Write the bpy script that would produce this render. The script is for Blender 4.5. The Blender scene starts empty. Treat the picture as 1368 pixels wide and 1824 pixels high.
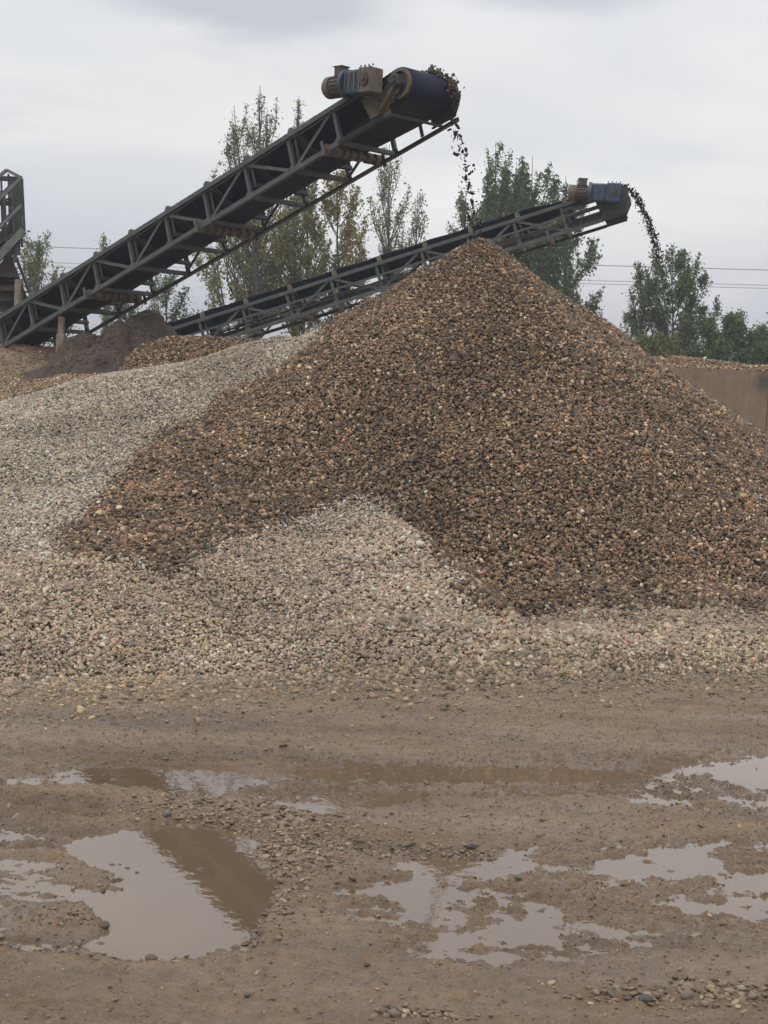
import bpy, math, random
import numpy as np
from mathutils import Matrix, Vector
R_ = math.radians
random.seed(7)

# ------------------------------------------------------------------ camera, light, exposure
CAM_H = 2.5
scene = bpy.context.scene
cd = bpy.data.cameras.new('camera'); cam = bpy.data.objects.new('camera', cd)
scene.collection.objects.link(cam); scene.camera = cam
cd.sensor_fit = 'VERTICAL'; cd.sensor_height = 36; cd.lens = 36 * 2840 / 1824
cd.clip_start = .1; cd.clip_end = 3000
_d = np.array([-.05, 1, 212 / 2840.]); _d /= np.linalg.norm(_d)      # world-down seen from the camera (a small roll and a 4 degree pitch)
_f = np.array([0, 0, 1.]) - _d[2] * _d; _f /= np.linalg.norm(_f); _r = np.cross(_d, _f)
def cam_to_world(v): v = np.asarray(v, float); return np.array([v @ _r, v @ _f, -(v @ _d)])
ax, ay, az = cam_to_world([1, 0, 0]), cam_to_world([0, -1, 0]), cam_to_world([0, 0, -1])
cam.matrix_world = Matrix(((ax[0], ay[0], az[0], 0), (ax[1], ay[1], az[1], 0), (ax[2], ay[2], az[2], CAM_H), (0, 0, 0, 1)))
def at(x, y, Y):
    """the world point on the photo's sight line through (x, y) at the ground distance Y"""
    r = cam_to_world([x - 684, y - 912, 2840.]); return np.array([0, 0, CAM_H]) + r * (Y / r[1])

SUN_EL, SUN_AZ = 48, 215        # degrees; azimuth from +Y clockwise
world = bpy.data.worlds.new('World'); scene.world = world; world.use_nodes = True
sun_d = bpy.data.lights.new('sun', 'SUN'); sun = bpy.data.objects.new('sun', sun_d); scene.collection.objects.link(sun)
sun_d.energy = .9; sun_d.angle = R_(25); sun_d.color = (1, .96, .9)
sun.rotation_euler = (R_(90 - SUN_EL), 0, R_(-SUN_AZ + 180)); sun.location = (0, -5, 30)
vs = scene.view_settings
vs.view_transform = 'Standard'; vs.look = 'None'; vs.exposure = 0; vs.gamma = 1; vs.use_curve_mapping = False
scene.cycles.max_bounces = 5; scene.cycles.diffuse_bounces = 2; scene.cycles.glossy_bounces = 2
scene.cycles.transparent_max_bounces = 4; scene.cycles.use_adaptive_sampling = True
scene.cycles.caustics_reflective = False; scene.cycles.caustics_refractive = False

# ------------------------------------------------------------------ node helpers
class NT:
    def __init__(s, tree): s.t = tree; tree.nodes.clear()
    def n(s, typ, **kw):
        nd = s.t.nodes.new(typ)
        for k, v in kw.items():
            if k.startswith('_'): setattr(nd, k[1:], v)
            else: s.set(nd.inputs[int(k[1:]) if k[0] == 'i' and k[1:].isdigit() else k.replace('__', ' ')], v)
        return nd
    def set(s, sock, v):
        if isinstance(v, bpy.types.NodeSocket): s.t.links.new(v, sock)
        elif isinstance(v, bpy.types.Node): s.t.links.new(v.outputs[0], sock)
        else:
            if isinstance(v, tuple) and len(v) == 3 and sock.type == 'RGBA': v = (*v, 1)
            sock.default_value = v
    def ramp(s, fac, stops, interp='LINEAR'):
        nd = s.t.nodes.new('ShaderNodeValToRGB'); s.set(nd.inputs[0], fac); cr = nd.color_ramp; cr.interpolation = interp
        while len(cr.elements) < len(stops): cr.elements.new(.5)
        for e, (p, c) in zip(cr.elements, stops):
            e.position = p; e.color = (c, c, c, 1) if isinstance(c, (int, float)) else (*c, 1)
        return nd.outputs[0]
    def noise(s, vec, scale, detail=4, rough=.55, **kw):
        return s.n('ShaderNodeTexNoise', Vector=vec, Scale=scale, Detail=detail, Roughness=rough, **kw).outputs[0]
    def mix(s, fac, a, b, blend='MIX'):
        nd = s.t.nodes.new('ShaderNodeMix'); nd.data_type = 'RGBA'; nd.blend_type = blend
        s.set(nd.inputs[0], fac); s.set(nd.inputs[6], a); s.set(nd.inputs[7], b); return nd.outputs[2]
    def math(s, op, a, b=0., c=None, clamp=False):
        nd = s.t.nodes.new('ShaderNodeMath'); nd.operation = op; nd.use_clamp = clamp
        s.set(nd.inputs[0], a); s.set(nd.inputs[1], b)
        if c is not None: s.set(nd.inputs[2], c)
        return nd.outputs[0]
    def maprange(s, v, a, b, c, d):
        return s.n('ShaderNodeMapRange', i0=v, i1=a, i2=b, i3=c, i4=d).outputs[0]

w = NT(world.node_tree)
sky = w.n('ShaderNodeTexSky', _sky_type='NISHITA', _sun_disc=False, _sun_elevation=R_(SUN_EL), _sun_rotation=R_(SUN_AZ))
tc = w.n('ShaderNodeTexCoord').outputs['Generated']
sep = w.n('ShaderNodeSeparateXYZ', Vector=tc)
zz = w.math('ADD', w.math('MAXIMUM', sep.outputs[2], 0.), .22)
pv = w.n('ShaderNodeCombineXYZ', X=w.math('DIVIDE', sep.outputs[0], zz), Y=w.math('DIVIDE', sep.outputs[1], zz), Z=.37)
n1 = w.noise(pv, 1.5, 5, .5, Distortion=.4)
n2 = w.noise(pv, .55, 3, .5)
base = w.ramp(sep.outputs[2], [(0, (.60, .60, .665)), (.04, (.63, .63, .69)), (.075, (.69, .695, .735)), (.115, (.80, .80, .80)), (.16, (.79, .79, .785)), (.20, (.77, .77, .775)), (.25, (.74, .75, .77)), (.45, (.73, .74, .76)), (1, (.72, .74, .77))])
cl = w.ramp(n1, [(.33, (.86, .88, .92)), (.48, (.98, .985, .99)), (.62, (1.06, 1.055, 1.045))])
cl2 = w.ramp(n2, [(.35, .95), (.65, 1.05)])
cloud = w.mix(1., w.mix(1., base, cl, 'MULTIPLY'), cl2, 'MULTIPLY')
def cloud_patch(col, x, y, sx, sy, c, k):
    v = cam_to_world([x - 684, y - 912, 2840.]); v = v / np.linalg.norm(v)
    d = w.n('ShaderNodeVectorMath', _operation='SUBTRACT', i0=tc, i1=tuple(v)); d = w.n('ShaderNodeVectorMath', _operation='MULTIPLY', i0=d, i1=(2840 / sx, 2840 / sx, 2840 / sy))
    L = w.math('ADD', w.n('ShaderNodeVectorMath', _operation='LENGTH', i0=d).outputs['Value'], w.math('MULTIPLY', w.math('SUBTRACT', n1, .5), 3.2))
    return w.mix(w.math('MULTIPLY', w.ramp(L, [(.25, 1), (1., 0)], 'EASE'), k), col, c)
cloud = cloud_patch(cloud, 470, -10, 330, 75, (.50, .53, .585), .85)
cloud = cloud_patch(cloud, 960, -20, 260, 50, (.52, .545, .60), .75)
cloud = cloud_patch(cloud, 90, 60, 220, 110, (.66, .69, .73), .5)
cloud = cloud_patch(cloud, 230, 330, 420, 120, (.62, .64, .69), .45)
cloud = cloud_patch(cloud, 1000, 180, 420, 90, (.72, .73, .75), .35)
SKY_K = 1.15
cloud10 = w.mix(1., cloud, (10 * SKY_K,) * 3, 'MULTIPLY')
for nd in w.t.nodes:
    if nd.bl_idname == 'ShaderNodeMix': nd.clamp_result = False
bg = w.n('ShaderNodeBackground', Color=w.mix(.965, sky.outputs[0], cloud10), Strength=.1)
w.n('ShaderNodeOutputWorld', Surface=bg)

# ------------------------------------------------------------------ materials
def new_mat(name):
    m = bpy.data.materials.new(name); m.use_nodes = True
    t = NT(m.node_tree); b = t.n('ShaderNodeBsdfPrincipled'); t.n('ShaderNodeOutputMaterial', Surface=b); t.b = b
    return m, t
def metal(name, c1, c2, rough=.55, metallic=.0, scale=6, rust=None, dust=.0, bump=.1):
    m, t = new_mat(name)
    co = t.n('ShaderNodeTexCoord').outputs['Object']; ge = t.n('ShaderNodeNewGeometry')
    pos = ge.outputs['Position']
    n = t.noise(pos, scale, 6, .65)
    col = t.ramp(n, [(.35, c1), (.65, c2)])
    if rust:
        n2 = t.noise(pos, scale * 1.7, 8, .7)
        col = t.mix(t.ramp(n2, [(rust[1], 0), (rust[1] + .1, 1)]), col, rust[0])
    if dust:
        up = t.n('ShaderNodeSeparateXYZ', Vector=ge.outputs['Normal']).outputs[2]
        d = t.math('MULTIPLY', t.ramp(up, [(.1, .15), (.7, 1)]), t.ramp(t.noise(pos, 9, 5), [(.3, .2), (.7, 1)]))
        col = t.mix(t.math('MULTIPLY', d, dust), col, (.22, .18, .14))
    t.set(t.b.inputs['Base Color'], col); t.set(t.b.inputs['Roughness'], rough); t.set(t.b.inputs['Metallic'], metallic)
    if bump: t.set(t.b.inputs['Normal'], t.n('ShaderNodeBump', Strength=bump, Distance=.01, Height=n))
    return m
M = {}
M['steel'] = metal('painted_steel', (.048, .055, .060), (.088, .096, .098), .5, 0, 5, ((.10, .07, .05), .64), .45)
M['steel_dark'] = metal('dark_steel', (.020, .023, .030), (.042, .045, .052), .55, 0, 5, ((.06, .045, .035), .66), .3)
M['belt'] = metal('rubber_belt', (.008, .012, .036), (.017, .022, .055), .6, 0, 3, ((.035, .026, .035), .68), .05)
[n for n in M['belt'].node_tree.nodes if n.bl_idname == 'ShaderNodeBsdfPrincipled'][0].inputs['Specular IOR Level'].default_value = .22
M['belt_under'] = metal('dusty_rubber', (.035, .028, .032), (.065, .05, .048), .7, 0, 2.2, ((.10, .075, .06), .6), .2)
M['roller'] = metal('rusty_roller', (.085, .066, .052), (.17, .125, .09), .6, 0, 14, ((.25, .14, .07), .62), .2)
M['motor'] = metal('motor_paint', (.045, .032, .030), (.085, .06, .052), .5, 0, 9, ((.08, .05, .045), .6), .6)
M['blue'] = metal('blue_paint', (.018, .06, .13), (.035, .10, .19), .45, 0, 7, ((.06, .045, .035), .50), .5)
M['cream'] = metal('dusty_housing', (.12, .10, .078), (.19, .155, .12), .7, 0, 9, ((.08, .06, .05), .52), .5)
M['cable'] = metal('black_cable', (.02, .02, .022), (.03, .03, .03), .6, bump=0)
M['concrete_post'] = metal('dusty_concrete', (.24, .19, .15), (.34, .28, .22), .9, 0, 9, ((.16, .12, .09), .6), .3, .4)
M['wire'] = metal('wire', (.52, .52, .54), (.56, .56, .58), .6, bump=0)
M['pale_steel'] = metal('galvanised_steel', (.11, .118, .12), (.18, .185, .18), .55, 0, 6, ((.15, .11, .08), .66), .5)
M['dull_steel'] = metal('grimy_sheet', (.05, .047, .043), (.09, .08, .07), .8, 0, 3, ((.13, .10, .08), .6), .4)  # dull brown-grey sheet steel with paler blotches and dust

def pebble_mat(name, rough, spec, dusty):
    m, t = new_mat(name)
    a = t.n('ShaderNodeAttribute', _attribute_type='INSTANCER', _attribute_name='tint')
    co = t.n('ShaderNodeTexCoord').outputs['Object']
    oi = t.n('ShaderNodeObjectInfo').outputs['Random']
    v = t.n('ShaderNodeVectorMath', _operation='ADD', i0=co, i1=t.n('ShaderNodeCombineXYZ', X=t.math('MULTIPLY', oi, 37.), Y=oi, Z=oi))
    n = t.noise(v, 2.2, 5, .65)
    col = t.mix(1., a.outputs['Color'], t.ramp(n, [(.3, .68), (.7, 1.32)]), 'MULTIPLY')
    if dusty:
        up = t.n('ShaderNodeSeparateXYZ', Vector=t.n('ShaderNodeNewGeometry').outputs['Normal']).outputs[2]
        col = t.mix(t.math('MULTIPLY', t.ramp(up, [(.45, .2), (.95, 1)]), dusty), col, (.34, .26, .19))
    t.set(t.b.inputs['Base Color'], col); t.b.inputs['Roughness'].default_value = rough
    t.b.inputs['Specular IOR Level'].default_value = spec
    return m
M['pebble_wet'] = pebble_mat('river_pebble_wet', .5, .4, .08)
M['pebble_dry'] = pebble_mat('river_pebble_dry', .75, .3, .4)
M['pebble_mud'] = pebble_mat('river_pebble_muddy', .5, .5, .35)
M['pebble_dark'] = pebble_mat('falling_pebble', .8, .3, 0)
def cobble_mat(name, c):
    m, t = new_mat(name); co = t.n('ShaderNodeTexCoord').outputs['Object']
    n = t.noise(co, 18, 6, .65); n2 = t.noise(co, 60, 4, .6)
    ge = t.n('ShaderNodeNewGeometry'); z = t.n('ShaderNodeSeparateXYZ', Vector=ge.outputs['Position']).outputs[2]
    col = t.mix(t.ramp(n, [(.4, 0), (.62, 1)]), c, tuple(x * .6 + .03 for x in c))
    col = t.mix(t.ramp(z, [(.02, 1), (.045, .0)]), col, (.14, .105, .08))
    t.set(t.b.inputs['Base Color'], col); t.b.inputs['Roughness'].default_value = .45
    t.set(t.b.inputs['Normal'], t.n('ShaderNodeBump', Strength=.3, Distance=.004, Height=n2))
    return m
M['soil_brown'] = metal('gravel_bed_brown', (.05, .038, .028), (.09, .068, .05), .9, 0, 14, bump=.6)
M['soil_pale'] = metal('gravel_bed_pale', (.16, .125, .09), (.24, .19, .14), .9, 0, 14, bump=.6)
M['tan_earth'] = metal('tan_earth', (.24, .175, .12), (.35, .265, .19), .95, 0, 3.5, ((.15, .11, .085), .58), 0, .9)
M['wet_sand'] = metal('wet_sand', (.055, .040, .032), (.11, .080, .062), .9, 0, 6, ((.17, .13, .10), .60), 0, 1.)

def mud_material():
    m, t = new_mat('yard_mud')
    ge = t.n('ShaderNodeNewGeometry'); pos = ge.outputs['Position']; z = t.n('ShaderNodeSeparateXYZ', Vector=pos).outputs[2]
    st = t.n('ShaderNodeMapping', Vector=pos, Scale=(.35, 1.3, 1.)).outputs[0]
    n1 = t.noise(st, 1.3, 6, .6); n2 = t.noise(pos, 9, 7, .68); n3 = t.noise(pos, 70, 5, .75); n4 = t.noise(pos, 240, 3, .7)
    col = t.ramp(n1, [(.3, (.185, .116, .064)), (.52, (.30, .197, .114)), (.75, (.36, .245, .15))])
    col = t.mix(1., col, t.ramp(n2, [(.3, .74), (.7, 1.18)]), 'MULTIPLY')
    col = t.mix(1., col, t.ramp(n3, [(.30, .55), (.48, .96), (.60, 1.12), (.72, 1.45)]), 'MULTIPLY')
    dark = t.ramp(t.noise(pos, 34, 4, .7), [(.66, 0), (.72, 1)])
    col = t.mix(t.math('MULTIPLY', dark, .35), col, (.09, .066, .046))
    wet = t.maprange(z, .004, .03, 1., 0.)
    col = t.mix(1., col, t.mix(wet, (1., 1., 1.), (.76, .72, .68)), 'MULTIPLY')
    damp = t.noise(t.n('ShaderNodeMapping', Vector=pos, Scale=(.25, 1.1, 1.)).outputs[0], 1.7, 4, .6)
    ro = t.math('ADD', t.math('ADD', t.maprange(z, .002, .035, .16, .60), t.math('MULTIPLY', t.math('SUBTRACT', n2, .5), .5)), t.math('MULTIPLY', t.math('SUBTRACT', .5, damp), .9), clamp=True)
    ro = t.math('MAXIMUM', ro, .14)
    t.set(t.b.inputs['Base Color'], col); t.set(t.b.inputs['Roughness'], ro)
    h = t.math('ADD', t.math('MULTIPLY', n3, .7), t.math('MULTIPLY', n4, .3))
    bp_ = t.n('ShaderNodeBump', Strength=.9, Distance=.018, Height=h); t.set(t.b.inputs['Normal'], bp_)
    t.set(t.b.inputs['Coat Weight'], t.math('MULTIPLY', t.maprange(z, .0, .035, 1., .18), t.ramp(damp, [(.35, .25), (.6, 1)]))); t.b.inputs['Coat Roughness'].default_value = .16; t.b.inputs['Coat IOR'].default_value = 1.45
    t.set(t.b.inputs['Coat Normal'], t.n('ShaderNodeBump', Strength=.55, Distance=.010, Height=h))
    return m
M['mud'] = mud_material()
def water_material():
    m, t = new_mat('muddy_water')
    pos = t.n('ShaderNodeNewGeometry').outputs['Position']
    n = t.noise(pos, 1.1, 4)
    t.set(t.b.inputs['Base Color'], t.ramp(n, [(.3, (.175, .116, .070)), (.7, (.21, .142, .088))]))
    t.b.inputs['Roughness'].default_value = .015; t.b.inputs['IOR'].default_value = 1.70
    st = t.n('ShaderNodeMapping', Vector=pos, Scale=(1., .5, 1.)).outputs[0]
    t.set(t.b.inputs['Normal'], t.n('ShaderNodeBump', Strength=.06, Distance=.01, Height=t.noise(st, 16, 3, .5)))
    return m
M['water'] = water_material()
def wall_material():
    m, t = new_mat('wall_concrete')
    pos = t.n('ShaderNodeNewGeometry').outputs['Position']
    st = t.n('ShaderNodeMapping', Vector=pos, Scale=(2.2, 2.2, .18)).outputs[0]
    n = t.noise(st, 2.2, 5, .6); n2 = t.noise(pos, 7, 6, .7)
    col = t.ramp(n, [(.35, (.27, .185, .132)), (.62, (.31, .22, .158)), (.76, (.35, .265, .20))])
    col = t.mix(1., col, t.ramp(n2, [(.3, .84), (.7, 1.14)]), 'MULTIPLY')
    col = t.mix(t.math('MULTIPLY', t.ramp(t.noise(t.n('ShaderNodeMapping', Vector=pos, Scale=(7, 7, .35)).outputs[0], 1.5, 5, .6), [(.58, 0), (.72, 1)]), .5), col, (.14, .105, .08))
    # a dark sooty round stain low on the face, with a pale scratch
    d = t.n('ShaderNodeVectorMath', _operation='DISTANCE', i0=pos, i1=tuple(at(1362, 682, 29.2))).outputs['Value']
    d = t.math('ADD', d, t.math('MULTIPLY', t.math('SUBTRACT', n2, .5), .25))
    col = t.mix(t.ramp(d, [(.08, .75), (.26, 0)]), col, (.085, .078, .066))
    t.set(t.b.inputs['Base Color'], col); t.b.inputs['Roughness'].default_value = .9
    t.set(t.b.inputs['Normal'], t.n('ShaderNodeBump', Strength=.3, Distance=.01, Height=n2))
    return m
M['wall'] = wall_material()
def leaf_material():
    m, t = new_mat('leaf')
    a = t.n('ShaderNodeAttribute', _attribute_name='tint').outputs['Color']
    t.set(t.b.inputs['Base Color'], a); t.b.inputs['Roughness'].default_value = .6
    tr = t.n('ShaderNodeBsdfTranslucent', Color=a)
    mx = t.n('ShaderNodeMixShader', i0=.3, i1=t.b, i2=tr)
    out = [n for n in t.t.nodes if n.bl_idname == 'ShaderNodeOutputMaterial'][0]; t.set(out.inputs[0], mx)
    return m
M['leaf'] = leaf_material()
M['bark'] = metal('bark', (.06, .055, .048), (.13, .12, .105), .9, 0, 8, bump=.5)

# ------------------------------------------------------------------ mesh helpers
COL = scene.collection
def link(o, parent=None):
    COL.objects.link(o)
    if parent is not None: o.parent = parent
    return o
def tag(o, label=None, cat=None, group=None, kind=None):
    for k, v in (('label', label), ('category', cat), ('group', group), ('kind', kind)):
        if v: o[k] = v
    return o
def empty(name, loc=(0, 0, 0), mat=None):
    o = bpy.data.objects.new(name, None); o.empty_display_size = .2; COL.objects.link(o)
    if mat is not None: o.matrix_world = mat
    else: o.location = loc
    return o
class MB:
    def __init__(s): s.v = []; s.f = []; s.sm = []
    def add(s, vs, fs, smooth=False):
        b = len(s.v); s.v += [tuple(map(float, p)) for p in vs]; s.f += [tuple(b + i for i in f) for f in fs]; s.sm += [smooth] * len(fs)
        return s
    def box(s, lo, hi):
        (a, b, c), (d, e, f) = lo, hi
        return s.add([(a, b, c), (d, b, c), (d, e, c), (a, e, c), (a, b, f), (d, b, f), (d, e, f), (a, e, f)],
                     [(3, 2, 1, 0), (4, 5, 6, 7), (0, 1, 5, 4), (1, 2, 6, 5), (2, 3, 7, 6), (3, 0, 4, 7)])
    def bar(s, p, q, wd, ht, up=(0, 0, 1), off=(0, 0)):
        """a rectangular bar from p to q, wd across and ht along up, shifted by off"""
        p, q, up = np.array(p, float), np.array(q, float), np.array(up, float)
        d = q - p; d /= np.linalg.norm(d); x = np.cross(d, up); x /= np.linalg.norm(x); u = np.cross(x, d)
        o = x * off[0] + u * off[1]; c = []
        for e in (p, q):
            for sx, su in ((-1, -1), (1, -1), (1, 1), (-1, 1)): c.append(e + o + x * sx * wd / 2 + u * su * ht / 2)
        return s.add(c, [(3, 2, 1, 0), (4, 5, 6, 7), (0, 1, 5, 4), (1, 2, 6, 5), (2, 3, 7, 6), (3, 0, 4, 7)])
    def angle(s, p, q, a=.07, t=.009, up=(0, 0, 1), flip=1):
        """an angle-iron member"""
        s.bar(p, q, t, a, up, (flip * (a / 2 - t / 2), 0)); return s.bar(p, q, a - t - .002, t, up, (-flip * (t / 2 + .001), -a / 2 + t / 2))
    def tube(s, pts, rad, n=10, caps=True, smooth=True):
        pts = [np.array(p, float) for p in pts]; rad = [rad] * len(pts) if isinstance(rad, (int, float)) else rad
        vs, fs = [], []; ref = None
        for i, p in enumerate(pts):
            d = pts[min(i + 1, len(pts) - 1)] - pts[max(i - 1, 0)]; d = d / (np.linalg.norm(d) + 1e-9)
            if ref is None: ref = np.array([0, 0, 1.]) if abs(d[2]) < .9 else np.array([1., 0, 0])
            x = np.cross(ref, d); x /= np.linalg.norm(x) + 1e-9; y = np.cross(d, x); ref = y if abs(np.dot(y, d)) < .5 else ref
            for k in range(n):
                a = 2 * math.pi * k / n; vs.append(p + rad[i] * (math.cos(a) * x + math.sin(a) * y))
        for i in range(len(pts) - 1):
            for k in range(n):
                k2 = (k + 1) % n; fs.append((i * n + k, i * n + k2, (i + 1) * n + k2, (i + 1) * n + k))
        s.add(vs, fs, smooth)
        if caps: s.add(vs[:n], [tuple(range(n))[::-1]]); s.add(vs[-n:], [tuple(range(n))])
        return s
    def plate(s, poly, axis, c0, c1):
        """a flat plate: poly in the two other axes, thickness c0..c1 along axis"""
        def P(a, b, c): return {0: (c, a, b), 1: (a, c, b), 2: (a, b, c)}[axis]
        n = len(poly); vs = [P(a, b, c0) for a, b in poly] + [P(a, b, c1) for a, b in poly]
        return s.add(vs, [tuple(range(n))[::-1], tuple(range(n, 2 * n))] + [(i, (i + 1) % n, n + (i + 1) % n, n + i) for i in range(n)])
    def mesh(s, name, mat):
        me = bpy.data.meshes.new(name); me.from_pydata(s.v, [], s.f); me.materials.append(mat)
        me.polygons.foreach_set('use_smooth', s.sm); me.update(); return me
    def build(s, name, mat, parent=None, bevel=0):
        o = link(bpy.data.objects.new(name, s.mesh(name, mat)), parent)
        if bevel:
            b = o.modifiers.new('bevel', 'BEVEL'); b.width = bevel; b.segments = 2; b.limit_method = 'ANGLE'
        return o
def inst(name, me, parent, loc=(0, 0, 0)):
    o = bpy.data.objects.new(name, me); link(o, parent); o.location = loc; return o
def mesh_np(name, V, Fq, mat, smooth=True, tint=None):
    """a mesh from numpy arrays of verts and quads (or tris)"""
    me = bpy.data.meshes.new(name); k = Fq.shape[1]
    me.vertices.add(len(V)); me.vertices.foreach_set('co', V.astype(np.float32).ravel())
    me.loops.add(Fq.size); me.loops.foreach_set('vertex_index', Fq.astype(np.int32).ravel())
    me.polygons.add(len(Fq)); me.polygons.foreach_set('loop_start', np.arange(0, Fq.size, k, dtype=np.int32))
    me.polygons.foreach_set('use_smooth', np.full(len(Fq), smooth)); me.materials.append(mat)
    if tint is not None:
        a = me.attributes.new('tint', 'FLOAT_COLOR', 'POINT'); a.data.foreach_set('color', np.c_[tint, np.ones(len(tint))].astype(np.float32).ravel())
    me.update(calc_edges=True); return me

# ------------------------------------------------------------------ numpy noise and terrain functions
def _hash(i, j, s):
    h = (i.astype(np.int64) * 374761393 + j.astype(np.int64) * 668265263 + s * 974634777) & 0x7fffffff
    h = ((h ^ (h >> 13)) * 1274126177) & 0x7fffffff
    return ((h ^ (h >> 16)) & 0xffff) / 65535.
def vnoise(x, y, s=0):
    x, y = np.asarray(x, float), np.asarray(y, float)
    i, j = np.floor(x), np.floor(y); fx, fy = x - i, y - j; fx = fx * fx * (3 - 2 * fx); fy = fy * fy * (3 - 2 * fy)
    a, b, c, d = _hash(i, j, s), _hash(i + 1, j, s), _hash(i, j + 1, s), _hash(i + 1, j + 1, s)
    return (a * (1 - fx) + b * fx) * (1 - fy) + (c * (1 - fx) + d * fx) * fy - .5
def fbm(x, y, s=0, o=4, g=.5):
    r = 0; a = 1.
    for k in range(o): r = r + a * vnoise(x * 2 ** k + k * 17.3, y * 2 ** k - k * 9.1, s + k); a *= g
    return r
def sstep(x, a, b): t = np.clip((x - a) / (b - a), 0, 1); return t * t * (3 - 2 * t)
def smax(a, b, k=.1): h = np.clip(.5 + .5 * (a - b) / k, 0, 1); return b * (1 - h) + a * h + k * h * (1 - h)
def seg_dist(x, y, pts):
    """signed side, distance and z along a ridge polyline of (x, y, z)"""
    best = np.full(np.shape(x), 1e9); zz = np.zeros(np.shape(x)); side = np.zeros(np.shape(x))
    for (ax_, ay_, az_), (bx, by, bz) in zip(pts[:-1], pts[1:]):
        dx, dy = bx - ax_, by - ay_; t = np.clip(((x - ax_) * dx + (y - ay_) * dy) / (dx * dx + dy * dy), 0, 1)
        d = np.hypot(x - ax_ - t * dx, y - ay_ - t * dy); m = d < best
        best = np.where(m, d, best); zz = np.where(m, az_ + t * (bz - az_), zz)
        side = np.where(m, np.sign(dx * (y - ay_) - dy * (x - ax_)), side)
    return best, zz, side
def foot_y(x): return 13.42 + .38 * np.clip(x, -7, 9) + .10 * fbm(x * 1.3, x * 0 + 3, 5, 3)
APEX = (1.27, 24.3, 4.93)
SPUR = [(-.95, 19.6, 1.42), (-.30, 18.7, 1.30), (.45, 17.0, .98), (1.10, 15.6, .56), (1.50, 14.75, .30)]
def pile_h(x, y):
    x, y = np.asarray(x, float), np.asarray(y, float)
    yf = foot_y(x); t = y - yf
    ridge = np.interp(x, [-12, -9, -5.97, -5.1, -3.24, -1.7, 0, 3], [1.6, 1.85, 2.12, 2.42, 2.86, 3.23, 2.9, 2.4])
    back = foot_y(x) * 0 + 24.5 - yf
    pl = np.interp(t / back, [-.2, 0, .03, .12, .22, .38, .55, .75, .93, 1.0, 1.5], [-.2, 0, .035, .10, .17, .285, .44, .70, .95, 1., 1.0])
    left = np.where(pl > 0, pl * ridge, 2.45 * pl)
    crest = .36 + .10 * fbm(x * .7, y * .7, 11, 3) + .18 * np.exp(-((x - 2.0) ** 2 / .5 + (y - 16.9) ** 2 / .5)) + .16 * np.exp(-((x - 3.9) ** 2 / .5 + (y - 17.2) ** 2 / .5))
    right = np.interp(t, [-3, 0, .25, .7, 1.6, 3.5], [-1.2, 0, .55, .85, 1., 1.05]) * crest
    wl = sstep(x, 1.2, -1.6)
    ap = left * wl + right * (1 - wl)
    an = np.arctan2(y - APEX[1], x - APEX[0]); r = np.hypot(x - APEX[0], y - APEX[1])
    r = np.sqrt(r * r + .10 ** 2) * (1 + .05 * vnoise(an * 3 + 20, r * .25, 3) + .02 * vnoise(an * 11 + 40, r * .6, 4))
    cone = APEX[2] + .06 - .665 * r + .012 * np.maximum(r - 3, 0) ** 2
    d, z, sd = seg_dist(x, y, SPUR)
    spur = z - np.where(sd < 0, .30, .62) * d
    h = smax(ap, cone, .25); h = smax(h, spur, .12)
    k = sstep(t, 0, 1.2)
    return h + k * (.14 * fbm(x * .55, y * .55, 21, 3) + .035 * fbm(x * 2.3, y * 2.3, 31, 3))

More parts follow.
